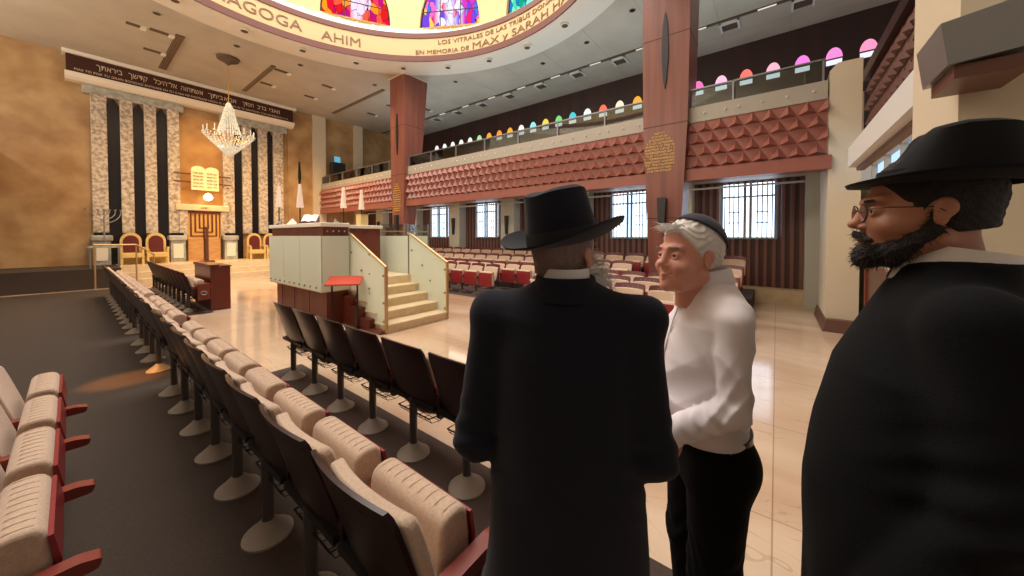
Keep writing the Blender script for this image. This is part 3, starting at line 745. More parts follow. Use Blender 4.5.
# ------------------------------------------------------------------ reading platform
bm_ = thing('reading_platform', 'raised marble and wood reading platform with frosted glass sides and brass rails', 'platform', (0,0,0))
MB().box(2.74,6.0,7.6,8.6,0,.62).box(2.74,4.5,6.25,7.6,0,.62).build('wood_base', M['wood'], bm_)
g_ = MB()
for y in (6.95,7.65,8.3): g_.box(2.735,2.745,y-.005,y+.005,0,.62)
g_.build('panel_joint', M['line'], bm_)
MB().box(2.62,6.05,7.55,8.65,.62,.78).box(2.62,4.5,6.15,7.55,.62,.78).build('platform_deck', M['step'], bm_)
st = MB()
for i in range(4):
    y0 = 5.0+.3*i; z = .148+.158*i
    MB().box(3.13,4.42,y0,6.3,z-.148 if i == 0 else z-.158,z-.035).build('riser', M['step'], bm_)
    MB().box(3.11,4.44,y0-.02,6.3,z-.035,z).build('tread', M['step'], bm_, bevel=.008)
st.prism([(5.02,0),(5.02,.05),(5.35,.05),(5.35,.2),(5.65,.2),(5.65,.36),(5.95,.36),(5.95,.52),(6.26,.52),(6.26,0)], lambda y,z: (3.02,y,z), lambda y,z: (3.12,y,z))
st.build('stringer', M['wood'], bm_)
# frosted side panels with wood band and counter top
FR = M['frost']
def pane(pts3, name='glass_panel', m=None, th=.012, n=(1,0,0)):
    a = [Vector(p) for p in pts3]; o = Vector(n)*th
    k = len(a); mb = MB(); mb.add([tuple(p) for p in a]+[tuple(p+o) for p in a], [tuple(range(k-1,-1,-1)), tuple(range(k,2*k))]+[(i,(i+1)%k,k+(i+1)%k,k+i) for i in range(k)])
    return mb.build(name, m or FR, bm_)
for y0, y1 in ((6.13,7.0),(7.02,7.8),(7.82,8.6)): pane([(2.6,y0,.64),(2.6,y1,.64),(2.6,y1,1.6),(2.6,y0,1.6)])
pane([(2.62,6.12,.64),(3.08,6.12,.64),(3.08,6.12,1.6),(2.62,6.12,1.6)], n=(0,1,0))
MB().box(2.66,2.72,6.18,8.6,.78,1.76).box(2.72,3.1,6.18,6.24,.78,1.76).build('desk_front', M['wood'], bm_)
MB().box(2.6,3.1,6.12,8.62,1.76,1.83).box(3.1,4.3,7.0,7.8,1.76,1.83).build('counter_top', M['soffit'], bm_, bevel=.01)
MB().box(3.0,4.26,7.05,7.75,.78,1.76).build('desk_body', M['wood'], bm_)
bt = MB()
for y in [6.3+.24*i for i in range(10)]: bt.ball((2.59,y,.7),.02,8,5)
for x in (2.7,2.8,2.9,3.0): bt.ball((x,6.11,1.68),.016,8,5)
for z in (.72,1.05,1.38): bt.ball((3.115,5.5,z-.1),.015,8,5)
bt.build('bolts', M['steel'], bm_)
# stair glass and rails
for sx, lab in ((3.12,'l'),(4.42,'r')):
    pane([(sx,5.0,.03),(sx,5.3,.12),(sx,5.62,.3),(sx,5.92,.48),(sx,6.2,.62),(sx,6.2,1.63),(sx,5.02,1.07)], 'stair_glass')
    MB().tube([(sx,6.25,1.66),(sx,6.1,1.62),(sx,4.99,1.09)], .022, 8).build('handrail', M['brass'], bm_)
    MB().box(sx-.02,sx+.02,4.98,5.02,.0 if lab=='r' else .02,1.1).build('rail_post', M['brass'], bm_)
    MB().tube([(sx,6.22,.6),(sx,6.22,1.85)], .018, 8).build('rail_post', M['steel'], bm_)
    b = MB()
    for y, z in ((5.06,.2),(5.06,.5),(5.06,.95),(5.5,.7),(5.75,1.0),(5.95,.55),(6.1,1.3)): b.ball((sx-.012,y,z),.02,8,5); b.ball((sx+.024,y,z),.02,8,5)
    b.build('bolts', M['steel'], bm_)
for x0, x1 in ((4.62,5.28),(5.36,6.03)):
    pane([(x0,7.6,.64),(x1,7.6,.64),(x1,7.6,1.6),(x0,7.6,1.6)], n=(0,1,0))
    pane([(x0,7.6,1.6),(x1,7.6,1.6),(x1,7.6,1.9),(x0,7.6,1.9)], 'clear_glass', M['glass'], n=(0,1,0))
    MB().box(x0,x1,7.58,7.64,1.7,1.73).build('rail', M['brass'], bm_)
    for x in (x0,x1): MB().tube([(x,7.6,.6),(x,7.6,1.92)], .018, 8).build('rail_post', M['steel'], bm_)
pane([(4.5,6.3,.64),(4.5,7.55,.64),(4.5,7.55,1.6),(4.5,6.3,1.6)])
pane([(6.04,7.6,.64),(6.04,8.6,.64),(6.04,8.6,1.6),(6.04,7.6,1.6)])
pane([(2.62,8.64,.64),(6.0,8.64,.64),(6.0,8.64,1.6),(2.62,8.64,1.6)], n=(0,1,0))
# things on it
def lamp(x, y, z0, label):
    t = thing('torch_lamp', label, 'lamp', (x,y,z0), group='white fluted lamps on the reading platform')
    h0 = (2.16 if abs(y-7.45) < .01 else 2.22)-z0
    MB().tube([(0,0,.02),(0,0,h0)], .012, 8).build('pole', M['black'], t); MB().lathe([(.07,0),(.06,.02),(.015,.04)], seg=14).build('foot', M['black'], t)
    MB().lathe([(.062,h0),(.06,h0+.02),(.024,h0+.46)], seg=48, flute=.07, nf=12).build('lamp_shade', M['shade'], t, smooth=True)
lamp(2.76,8.5,1.83,'white fluted lamp, leftmost of the four, at the far end of the glass counter')
lamp(2.78,7.45,1.83,'white fluted lamp standing behind the open book')
lamp(3.72,7.62,1.83,'white fluted lamp, third from the left, on the cream desk top')
lamp(4.18,7.7,1.83,'white fluted lamp, rightmost of the four, behind the tan box')
bk = thing('open_book', 'open prayer book propped on a slanted stand on the counter', 'book', (2.76,6.95,1.83), rz=math.radians(-40))
bk.scale = (.8,.8,.8)
b = MB().add([(-.17,-.1,.03),(.17,-.1,.03),(.17,.12,.2),(-.17,.12,.2),(-.17,-.1,.0),(.17,-.1,.0),(.17,.13,.0),(-.17,.13,.0)], [(0,1,2,3),(4,7,6,5),(0,4,5,1),(1,5,6,2),(2,6,7,3),(3,7,4,0)]); b.build('stand', M['wood'], bk)
for s in (-1,1):
    b = MB(); n = 6; vs = []
    for i in range(n+1):
        x = s*.16*i/n; bul = .022*math.sin(PI*min(1,i/n*1.2)*.8)
        vs += [(x,-.095,.04+bul),(x,.115,.205+bul)]
    b.add(vs, [(2*i,2*i+2,2*i+3,2*i+1) for i in range(n)]); b.build('page_block', M['paper'], bk)
nap = MB().add([(-.09,-.07,0),(.09,-.08,0),(.08,.08,0),(-.08,.07,0),(.01,.0,.13),(-.03,.03,.07),(.05,-.02,.06)], [(0,1,4),(1,2,6),(2,3,4),(3,0,5),(1,6,4),(2,4,6),(3,5,4),(0,4,5),(3,2,1,0)]).build('paper_napkin', M['paper'])
nap.location = (2.74,7.75,1.83); tag(nap, 'peaked white paper napkin on the counter left of the open book', 'napkin')
bx = thing('charity_box', 'small tan box with a slot on the cream desk top', 'box', (3.95,7.25,1.83), rz=.3)
MB().box(-.11,.11,-.07,.07,0,.24).build('body', mat('tan_box',(214,186,128),.5), bx, bevel=.008); MB().box(-.115,.115,-.075,.075,.235,.25).build('lid', M['brass'], bx)
for i, (x, y, h) in enumerate(((3.35,7.2,.14),(3.5,7.45,.1),(2.72,8.3,.12))):
    o = MB().lathe([(.03,0),(.03,h*.6),(.012,h*.8),(.012,h)], (x,y,1.83), 12).build('small_bottle', M['steel'] if i else M['base'], smooth=True)
    tag(o, ['small pale bottle on the desk top left of the tan box','small metal bottle behind the pale one on the desk top','small metal bottle at the far left end of the counter'][i], 'bottle', 'bottles on the reading platform')
pb = thing('draped_lectern', 'dark red tapered cloth-covered lectern behind the platform glass', 'lectern', (5.15,8.2,.78))
MB().hexa([(-.18,-.16,0),(.22,-.16,0),(.22,.16,0),(-.18,.16,0)],[(.02,-.06,1.0),(.16,-.06,1.0),(.16,.06,1.0),(.02,.06,1.0)]).build('cloth', M['wine'], pb)
MB().box(.0,.18,-.08,.08,1.0,1.03).build('top', M['wood'], pb)
# red music stand
ms = thing('music_stand', 'red slanted book stand on dark legs beside the platform steps', 'stand', (2.84,5.8,0), rz=math.radians(-40))
MB().add([(-.27,-.17,.8),(.27,-.17,.8),(.27,.17,.9),(-.27,.17,.9),(-.27,-.17,.775),(.27,-.17,.775),(.27,.17,.875),(-.27,.17,.875)], [(0,1,2,3),(4,7,6,5),(0,4,5,1),(1,5,6,2),(2,6,7,3),(3,7,4,0)]).build('desk_plate', M['redplate'], ms)
for s in (-1,1):
    MB().box(s*.2-.012,s*.2+.012,-.012,.012,.03,.84).build('leg', M['black'], ms)
    MB().box(s*.2-.02,s*.2+.02,-.13,.13,0,.035).build('foot', M['black'], ms)

# front wooden prayer desk by the far chairs
ld = thing('prayer_desk', 'dark red-brown wooden prayer desk at the near end of the far chair block', 'desk', (0,0,0))
M['desk'] = mat('desk_mahogany', (104,40,26), .35, col2=(86,32,22), scale=3, stretch=(1,1,.2))
MB().box(1.8,2.14,9.5,11.0,0,.93).build('body', M['desk'], ld, bevel=.008)
MB().box(1.78,1.95,9.48,11.02,.93,.985).build('top', M['desk'], ld, bevel=.006); MB().box(1.97,2.16,9.48,11.02,.93,.96).build('top', M['desk'], ld, bevel=.006)
MB().box(1.55,1.74,9.2,9.56,.3,.62).build('side_box', M['desk'], ld)
MB().tube([(1.64+.05*math.cos(2*PI*i/12),9.19,.44+.035*math.sin(2*PI*i/12)) for i in range(12)], .008, 6, closed=True).build('ring_handle', M['steel'], ld)

# ------------------------------------------------------------------ theatre chairs (facing local +x)
def curved_back(z0, z1, w, thick, xb, xt, holes, rnd_bottom=.12, ctop=.04, front=0.):
    ys = sorted(set([round(-w/2+w*i/12,4) for i in range(13)]))
    if holes:
        for hy in holes: ys += [hy-.011, hy+.011]
    ys = sorted(set(ys)); zs = [z0+(z1-z0)*i/12 for i in range(13)]
    if holes: zs += [z1-.052, z1-.03]
    zs = sorted(set(zs)); mb = MB(); ny, nz = len(ys), len(zs)
    def pos(y, z, f):
        t = (z-z0)/(z1-z0); u = 2*y/w
        y2 = y*(1-.55*max(0,(.22-t)/.22)**2) * (1-.08*max(0,(t-.9)/.1))
        x = xb+(xt-xb)*(t**1.15)+.03*u*u + .05*max(0,(.2-t)/.2)**2 + f
        z2 = z - (.012*u*u if t > .95 else 0)
        return (x, y2, z2)
    for f in (0, thick):
        for z in zs:
            for y in ys: mb.v.append(pos(y, z, f+front))
    off = ny*nz; miss = set()
    if holes:
        for j in range(nz-1):
            if abs(zs[j]-(z1-.052)) < 1e-6:
                for i in range(ny-1):
                    if any(abs((ys[i]+ys[i+1])/2-h) < .008 for h in holes): miss.add((i,j))
    for j in range(nz-1):
        for i in range(ny-1):
            a = j*ny+i
            if (i,j) in miss:
                q = [a,a+1,a+1+ny,a+ny]
                for k in range(4): mb.f.append((q[k],q[(k+1)%4],q[(k+1)%4]+off,q[k]+off))
                continue
            mb.f.append((a,a+ny,a+ny+1,a+1)); mb.f.append((a+off,a+1+off,a+ny+1+off,a+ny+off))
    for i in range(ny-1):
        a = i; mb.f.append((a,a+1,a+1+off,a+off)); a = (nz-1)*ny+i; mb.f.append((a,a+off,a+1+off,a+1))
    for j in range(nz-1):
        a = j*ny; mb.f.append((a,a+off,a+ny+off,a+ny)); a = j*ny+ny-1; mb.f.append((a,a+ny,a+ny+off,a+off))
    return mb
def make_chair(red, detail=True):
    t = thing('theatre_chair', '', 'chair', (0,0,0))
    sh = M['shelldarkred'] if red else M['shell']
    hol = (-.12,-.04,.04,.12) if True else None
    curved_back(.28,.85,.49,.016,.02,-.15,hol).build('back_shell', sh, t, smooth=True)
    curved_back(.38,.78,.475,.05,-.0,-.107,None,front=.016).build('back_pad', M['cushion'], t, smooth=True, bevel=.012)
    prof = rpoly([(.1,.3),(.215,.3),(.222,.55),(.205,.672),(.095,.672),(.085,.5)], [.03,.02,0,.045,.05,0], 4)
    MB().prism(prof[::-1], lambda x,z: (x,-.215,z), lambda x,z: (x,.215,z)).build('seat_cushion', M['cushion'], t, bevel=.018, smooth=True, segs=3)
    sm = MB()
    for k in range(-4, 5): sm.tube([(.108,k*.046,.6),(.104,k*.046,.655),(.13,k*.046,.6735),(.165,k*.046,.6725),(.185,k*.046,.668)], .0016, 4)
    sm.build('cushion_seams', M['cushion'], t)['kind'] = 'stuff'
    prof = rpoly([(.217,.28),(.231,.29),(.238,.54),(.222,.635),(.21,.635),(.224,.54)], 0)
    MB().prism(prof[::-1], lambda x,z: (x,-.222,z), lambda x,z: (x,.222,z)).build('seat_shell', M['shellred'], t, smooth=True)
    for s in (-1,):
        MB().prism(rpoly([(.0,.5),(.31,.5),(.32,.53),(.27,.545),(.0,.545)], .01), lambda x,z: (x,s*.27-.028,z), lambda x,z: (x,s*.27+.028,z)).build('armrest', M['arm'], t)
        MB().prism(rpoly([(.0,.34),(.14,.34),(.22,.5),(.0,.5)], .015), lambda x,z: (x,s*.27-.016,z), lambda x,z: (x,s*.27+.016,z)).build('arm_support', M['shell'], t)
    MB().tube([(0,0,.04),(0,0,.42)], .028, 12).build('post', M['post'], t, smooth=True)
    MB().box(-.02,.1,-.25,.25,.39,.42).build('crossbar', M['black'], t)
    MB().lathe([(.115,0),(.115,.012),(.09,.03),(.05,.065),(.032,.085)], seg=24).build('base', M['base'], t, smooth=True)
    if detail:
        b = MB()
        for k in range(7):
            y = -.18+.36*k/6; b.tube([(.0,y,.31),(.02,y,.275),(.09,y,.262),(.16,y,.275),(.19,y,.31)], .0025, 5)
        for x, z in ((.02,.275),(.09,.262),(.16,.275)): b.tube([(x,-.18,z),(x,.18,z)], .0025, 5)
        b.tube([(.0,-.18,.31),(.0,.18,.31),(.19,.18,.31),(.19,-.18,.31)], .005, 6, closed=True)
        b.build('book_basket', M['black'], t)
    return t
cA = make_chair(False); usedA = [False]
cR = make_chair(True, False); usedR = [False]
def put(src, flag, x, y, z, rz, label, group):
    r = src if not flag[0] else dup(src, (x,y,z), rz, label)
    flag[0] = True; r.location = (x,y,z); r.rotation_euler = (0,0,rz); r['label'] = label; r['group'] = group
    return r
rows = [1.05+.537*k for k in range(8)]+[5.75+.54*k for k in range(4)]+[8.3+.537*k for k in range(11)]
for i, y in enumerate(rows):
    put(cA, usedA, .62, y, .012, 0, 'dark theatre chair with folded cream seat, %s from the near end of the aisle row' % ORD[i], 'chairs of the long aisle row')
for i in range(6):
    put(cA, usedA, 1.5, 1.52+.545*i, .02, 0, 'dark-backed theatre chair in the short second row, %s from the near end' % ORD[i], 'chairs of the short second row')
for i in range(10):
    put(cA, usedA, 1.48, 9.66+.54*i, .02, 0, 'dark-backed theatre chair of the far block, %s from the prayer desk' % ORD[i], 'chairs of the far block')
for i in range(4):
    put(cA, usedA, -.27, 2.04+.54*i, .012, 0, 'dark theatre chair in the leftmost row, %s from the near end' % ORD[i], 'chairs of the leftmost row')
# right-hand rows face the platform (-x)
RG = 'red and cream chairs right of the platform'
nm = ['front','second','third','fourth','back']
for r, (x, z, y0, n) in enumerate(((5.35,0,1.3,5),(6.27,0,.76,7),(7.17,0,.76,7),(8.07,.16,.76,7),(8.97,.3,.76,7))):
    for i in range(n):
        if (7.5 < x < 8.6 and abs(y0+.54*i-1.9) < .8) or (7.5 < x < 8.9 and abs(y0+.54*i-11.55) < .8): continue
        put(cR, usedR, x, y0+.54*i, z, PI, 'red cream-backed theatre chair, %s row of the near block, %s from its near end' % (nm[r], ORD[i]), RG)
for r, (x, z, y0, n) in enumerate(((6.82,0,6.0,8),(7.77,0,5.46,12),(8.72,.16,5.46,15),(9.62,.3,5.46,16))):
    for i in range(n):
        if (7.5 < x < 8.6 and abs(y0+.54*i-1.9) < .8) or (7.5 < x < 8.9 and abs(y0+.54*i-11.55) < .8): continue
        put(cR, usedR, x, y0+.54*i, z, PI, 'red cream-backed theatre chair, %s row of the far block, %s from its near end' % (['front','second','third','back'][r], ORD[i]), 'red and cream chairs of the far block')
MB().box(7.6,XW-.35,.4,4.6,0,.16).box(8.5,XW-.35,.4,4.6,.16,.3).build('chair_riser', M['carpet'], kind='structure')
MB().box(8.25,XW-.35,5.1,14.2,0,.16).box(9.15,XW-.35,5.1,14.2,.16,.3).build('chair_riser', M['carpet'], kind='structure')
MB().box(4.9,7.6,.4,4.6,0,.008).box(6.4,8.25,5.2,12.4,0,.008).build('chair_carpet', M['carpet'], kind='structure')

# ------------------------------------------------------------------ people: signed-distance modelling
def smin(a, b, k): 
    h = np.clip(.5+.5*(b-a)/k, 0, 1); return b*(1-h)+a*h-k*h*(1-h)
def smax(a, b, k): return -smin(-a, -b, k)
def ell(P, c, r):
    x, y, z = [(P[i]-c[i]) for i in range(3)]
    k0 = np.sqrt((x/r[0])**2+(y/r[1])**2+(z/r[2])**2)+1e-9
    k1 = np.sqrt((x/r[0]**2)**2+(y/r[1]**2)**2+(z/r[2]**2)**2)+1e-9
    return k0*(k0-1)/k1
def cap(P, a, b, ra, rb=None, sy=1.):
    rb = ra if rb is None else rb
    d = [b[i]-a[i] for i in range(3)]; L2 = sum(q*q for q in d)+1e-12
    x, y, z = [(P[i]-a[i]) for i in range(3)]
    t = np.clip((x*d[0]+y*d[1]+z*d[2])/L2, 0, 1)
    return np.sqrt((x-t*d[0])**2+((y-t*d[1])/sy)**2+(z-t*d[2])**2)-(ra+(rb-ra)*t)
def ecyl(P, secs, k=None):
    """vertical loft: sections (z, cx, cy, rx, ry)"""
    z = P[2]; zs = [s[0] for s in secs]
    ip = [np.interp(z, zs, [s[i] for s in secs]) for i in (1,2,3,4)]
    q = np.sqrt(((P[0]-ip[0])/ip[2])**2+((P[1]-ip[1])/ip[3])**2)
    d = (q-1)*np.minimum(ip[2], ip[3])
    return smax(d, np.maximum(zs[0]-z, z-zs[-1]), .02)
def rot(P, c, ax, ang):
    """coordinates rotated by -ang about axis through c"""
    x, y, z = [P[i]-c[i] for i in range(3)]; cs, sn = math.cos(ang), math.sin(ang)
    if ax == 0: y, z = cs*y+sn*z, -sn*y+cs*z
    elif ax == 1: z, x = cs*z+sn*x, -sn*z+cs*x
    else: x, y = cs*x+sn*y, -sn*x+cs*y
    return [x+c[0], y+c[1], z+c[2]]
def mesh_sdf(fn, lo, hi, h):
    n = [int(math.ceil((hi[i]-lo[i])/h))+1 for i in range(3)]
    ax = [np.arange(n[i], dtype=np.float32)*h+lo[i] for i in range(3)]
    P = [ax[0][:,None,None], ax[1][None,:,None], ax[2][None,None,:]]
    P = [np.broadcast_to(p, n) for p in P]
    v = fn(P).astype(np.float32)
    s = v < 0
    c = [s[i:n[0]-1+i, j:n[1]-1+j, k:n[2]-1+k] for i in (0,1) for j in (0,1) for k in (0,1)]
    anyc = np.logical_or.reduce(c); allc = np.logical_and.reduce(c); cells = anyc & ~allc
    idx = -np.ones(cells.shape, dtype=np.int64); ii = np.argwhere(cells); idx[cells] = np.arange(len(ii))
    acc = np.zeros((len(ii),3)); cnt = np.zeros(len(ii))
    cor = [(i,j,k) for i in (0,1) for j in (0,1) for k in (0,1)]
    val = [v[ii[:,0]+a, ii[:,1]+b, ii[:,2]+d] for a,b,d in cor]
    for p in range(8):
        for q in range(p+1, 8):
            if sum(abs(cor[p][t]-cor[q][t]) for t in range(3)) != 1: continue
            a, b = val[p], val[q]; m = (a < 0) != (b < 0)
            t = np.where(m, a/(a-b+1e-12), 0)
            for w in range(3): acc[:,w] += np.where(m, cor[p][w]+t*(cor[q][w]-cor[p][w]), 0)
            cnt += m
    V = (acc/cnt[:,None]+ii)*h+np.array(lo)
    F = []
    for axx in range(3):
        u, w = (axx+1)%3, (axx+2)%3
        sl0 = [slice(None)]*3; sl1 = [slice(None)]*3; sl0[axx] = slice(0,-1); sl1[axx] = slice(1,None)
        a, b = s[tuple(sl0)], s[tuple(sl1)]
        e = np.argwhere(a != b); e = e[(e[:,u] > 0) & (e[:,w] > 0) & (e[:,u] < n[u]-1) & (e[:,w] < n[w]-1)]
        if not len(e): continue
        sg = a[tuple(e.T)]
        def g(du, dw):
            q = e.copy(); q[:,u] -= du; q[:,w] -= dw; return idx[tuple(q.T)]
        f = np.stack([g(1,1), g(0,1), g(0,0), g(1,0)], 1)
        f[~sg] = f[~sg][:, ::-1]; F.append(f)
    F = np.concatenate(F); F = F[(F >= 0).all(1)]
    return V, F
def sdf_obj(name, fn, lo, hi, h, m, parent=None, M4=None):
    V, F = mesh_sdf(fn, lo, hi, h)
    if M4 is not None:
        R = np.array(M4.to_3x3()); V = V @ R.T + np.array(M4.translation)
    me = bpy.data.meshes.new(name); me.from_pydata(V.tolist(), [], F.tolist()); me.update(); me.shade_smooth()
    o = bpy.data.objects.new(name, me); C.objects.link(o); me.materials.append(m)
    if parent: o.parent = parent
    return o

def skin_mat(name, col, lip, beard=None):
    m = mat(name, col, .5, bump=.05, bscale=300); nt = m.node_tree; N = nt.nodes; L = nt.links; b = N['Principled BSDF']
    b.inputs['Subsurface Weight'].default_value = .08; b.inputs['Subsurface Radius'].default_value = (.01,.004,.002)
    at = N.new('ShaderNodeAttribute'); at.attribute_name = 'lip'
    mx = N.new('ShaderNodeMix'); mx.data_type = 'RGBA'; mx.inputs[6].default_value = lin(col)+(1,); mx.inputs[7].default_value = lin(lip)+(1,)
    L.new(at.outputs['Fac'], mx.inputs[0]); L.new(mx.outputs[2], b.inputs['Base Color']); return m

def head_sdf(P, smile=0., nose=1.):
    """head frame: x right, y forward, z up, origin between the eyes level centre of skull"""
    d = ell(P, (0,-.018,.038), (.076,.098,.096))
    d = smin(d, ell(P, (0,.025,-.03), (.062,.066,.075)), .03)
    d = smin(d, ell(P, (0,.045,-.078), (.046,.045,.036)), .025)
    d = smin(d, ell(P, (0,.078,-.1), (.02,.018,.017)), .02)
    for s in (-1,1):
        d = smin(d, ell(P, (s*.041,.058,-.034), (.025+.004*smile,.024+.003*smile,.02+.002*smile)), .022)      # cheek
        d = smin(d, cap(P, (s*.055,-.01,-.06), (s*.035,.05,-.095), .022,.016), .02)   # jaw
        d = smin(d, cap(P, (s*.012,.083,.026), (s*.045,.068,.028), .011,.009), .012)     # brow
        d = smax(d, -ell(P, (s*.032,.098,.004), (.02,.024,.015)), .012)            # socket
        # ear
        e = smax(smin(ell(P, (s*.079,-.014,.004), (.009,.018,.02)), ell(P, (s*.077,-.008,-.018), (.008,.011,.016)), .008), -ell(P, (s*.088,-.008,.0), (.007,.0095,.017)), .003)
        d = smin(d, e, .008)
        # lids
        lid = smax(ell(P, (s*.032,.073,.002), (.0165,.0165,.0145)), -ell(P, (s*.032,.092,.0), (.0135,.015,.0056)), .002)
        d = smin(d, lid, .004)
    d = smin(d, cap(P, (0,.084,.018), (0,.1,-.022), .009,.012), .01)
    d = smin(d, ell(P, (0,.106*nose,-.028), (.0105,.0125,.0095)), .008)
    for s in (-1,1): d = smin(d, ell(P, (s*.013,.092,-.034), (.0065,.0095,.0065)), .005)
    # mouth
    mz = -.066
    for s in (-1,1):
        up = .006*smile
        d = smin(d, cap(P, (0,.092,mz+.004), (s*.026,.077,mz+.002+up), .0055,.0025), .005)
        d = smin(d, cap(P, (0,.091,mz-.007), (s*.022,.079,mz-.003+up), .0065,.0025), .005)
        d = smax(d, -cap(P, (0,.1,mz-.002-.002*smile), (s*.029,.082,mz+up*1.3), .0026,.0016), .002)
        if smile: d = smax(d, -cap(P, (s*.026,.092,-.035), (s*.036,.08,-.07), .002,.001), .008)
    return d
def neck_sdf(P, tilt=0.):
    return cap(P, (0,-.03,-.06), (0,-.05,-.22), .056,.066)

def add_lips(o, Minv, mz=-.066, col_extra=None):
    me = o.data; n = len(me.vertices); co = np.empty(n*3); me.vertices.foreach_get('co', co); co = co.reshape(-1,3)
    R = np.array(Minv.to_3x3()); q = co @ R.T+np.array(Minv.translation)
    v = .8*np.exp(-((q[:,0]/.024)**2+((q[:,2]-mz+.001)/.0075)**2)**2)*(q[:,1] > .07)
    # warm nose and cheeks slightly
    v = np.maximum(v, .22*np.exp(-(((np.abs(q[:,0])-.04)/.022)**2+((q[:,2]+.035)/.022)**2))*(q[:,1] > .03))
    a = me.attributes.new('lip', 'FLOAT', 'POINT'); a.data.foreach_set('value', v.astype(np.float32))

def hand_sdf(P, c, side, curl=.7):
    """simple relaxed hand, wrist at c, fingers forward +y; side=+1 thumb towards +x"""
    d = ell(P, (c[0],c[1]+.045,c[2]), (.042,.05,.017))
    ln = (.068,.076,.07,.055)
    for i in range(4):
        x = c[0]+side*(.03-.02*i); y0 = c[1]+.085-.006*abs(i-1)
        a = (x,y0,c[2]); l = ln[i]
        b = (x, y0+l*.5, c[2]-l*.15*curl); e = (x, y0+l*.5+l*.32*(1-curl*.5), c[2]-l*.15*curl-l*.45*curl)
        d = smin(d, cap(P, a, b, .0095,.0088), .006); d = smin(d, cap(P, b, e, .0088,.0075), .004)
    t0 = (c[0]+side*.032, c[1]+.025, c[2]); t1 = (c[0]+side*.062, c[1]+.06, c[2]-.01); t2 = (c[0]+side*.06, c[1]+.09, c[2]-.018)
    d = smin(d, cap(P, t0, t1, .013,.011), .01); d = smin(d, cap(P, t1, t2, .011,.009), .004)
    return d

def hair_strands(name, pts, nrm, length, droop, r, m, parent, jitter=.5, seg=3):
    mb = MB()
    for p, n in zip(pts, nrm):
        d = Vector(n)+Vector((random.gauss(0,jitter),random.gauss(0,jitter),random.gauss(0,jitter)))*.5; d.normalize()
        q = Vector(p); path = [tuple(q)]; L_ = length*random.uniform(.6,1.25)
        for k in range(seg):
            d = (d+Vector((random.gauss(0,.12),random.gauss(0,.12),-droop))).normalized(); q = q+d*L_/seg; path.append(tuple(q))
        mb.tube(path, [r*(1-.8*k/seg) for k in range(seg+1)], 4)
    return mb.build(name, m, parent, smooth=True)

M['skin1'] = skin_mat('skin_fair', (196,146,124), (168,96,88))
M['skin2'] = skin_mat('skin_ruddy', (222,158,136), (184,108,98))
M['skin3'] = skin_mat('skin_tan', (178,122,94), (150,84,74))
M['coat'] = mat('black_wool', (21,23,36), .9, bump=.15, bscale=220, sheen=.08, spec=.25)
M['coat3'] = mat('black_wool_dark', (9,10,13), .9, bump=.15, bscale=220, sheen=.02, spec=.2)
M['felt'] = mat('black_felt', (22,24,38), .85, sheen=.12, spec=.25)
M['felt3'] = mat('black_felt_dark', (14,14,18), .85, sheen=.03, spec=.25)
M['ribbon'] = mat('hat_ribbon', (14,15,20), .6)
M['shirt'] = mat('white_shirt', (246,238,242), .8, bump=.08, bscale=240, sheen=.2)
M['collar'] = mat('white_collar', (232,226,222), .75)
M['trouser'] = mat('black_trousers', (10,10,13), .9, bump=.1, bscale=200, spec=.2)
M['kippah'] = mat('kippah_cloth', (40,42,54), .85, sheen=.1)
M['hair_white'] = mat('white_hair', (226,220,214), .6)
M['hair_grey'] = mat('grey_hair', (128,106,98), .7, col2=(112,92,84), scale=120)
M['hair_dark'] = mat('dark_beard', (34,24,20), .65, bump=.8, bscale=260)
M['eyew'] = mat('eye_white', (196,186,178), .2)
M['iris'] = mat('iris_dark', (46,30,22), .15)
M['shoe'] = mat('black_shoe', (18,18,18), .3)

def join_mesh(name, parts, m):
    me = bpy.data.meshes.new(name); V = []; F = []; o = 0
    for v, f in parts:
        V += v.tolist(); F += (f+o).tolist(); o += len(v)
    me.from_pydata(V, [], F); me.update(); me.shade_smooth(); me.materials.append(m)
    ob = bpy.data.objects.new(name, me); C.objects.link(ob); return ob
def tr(V, M4):
    R = np.array(M4.to_3x3()); return V @ R.T+np.array(M4.translation)

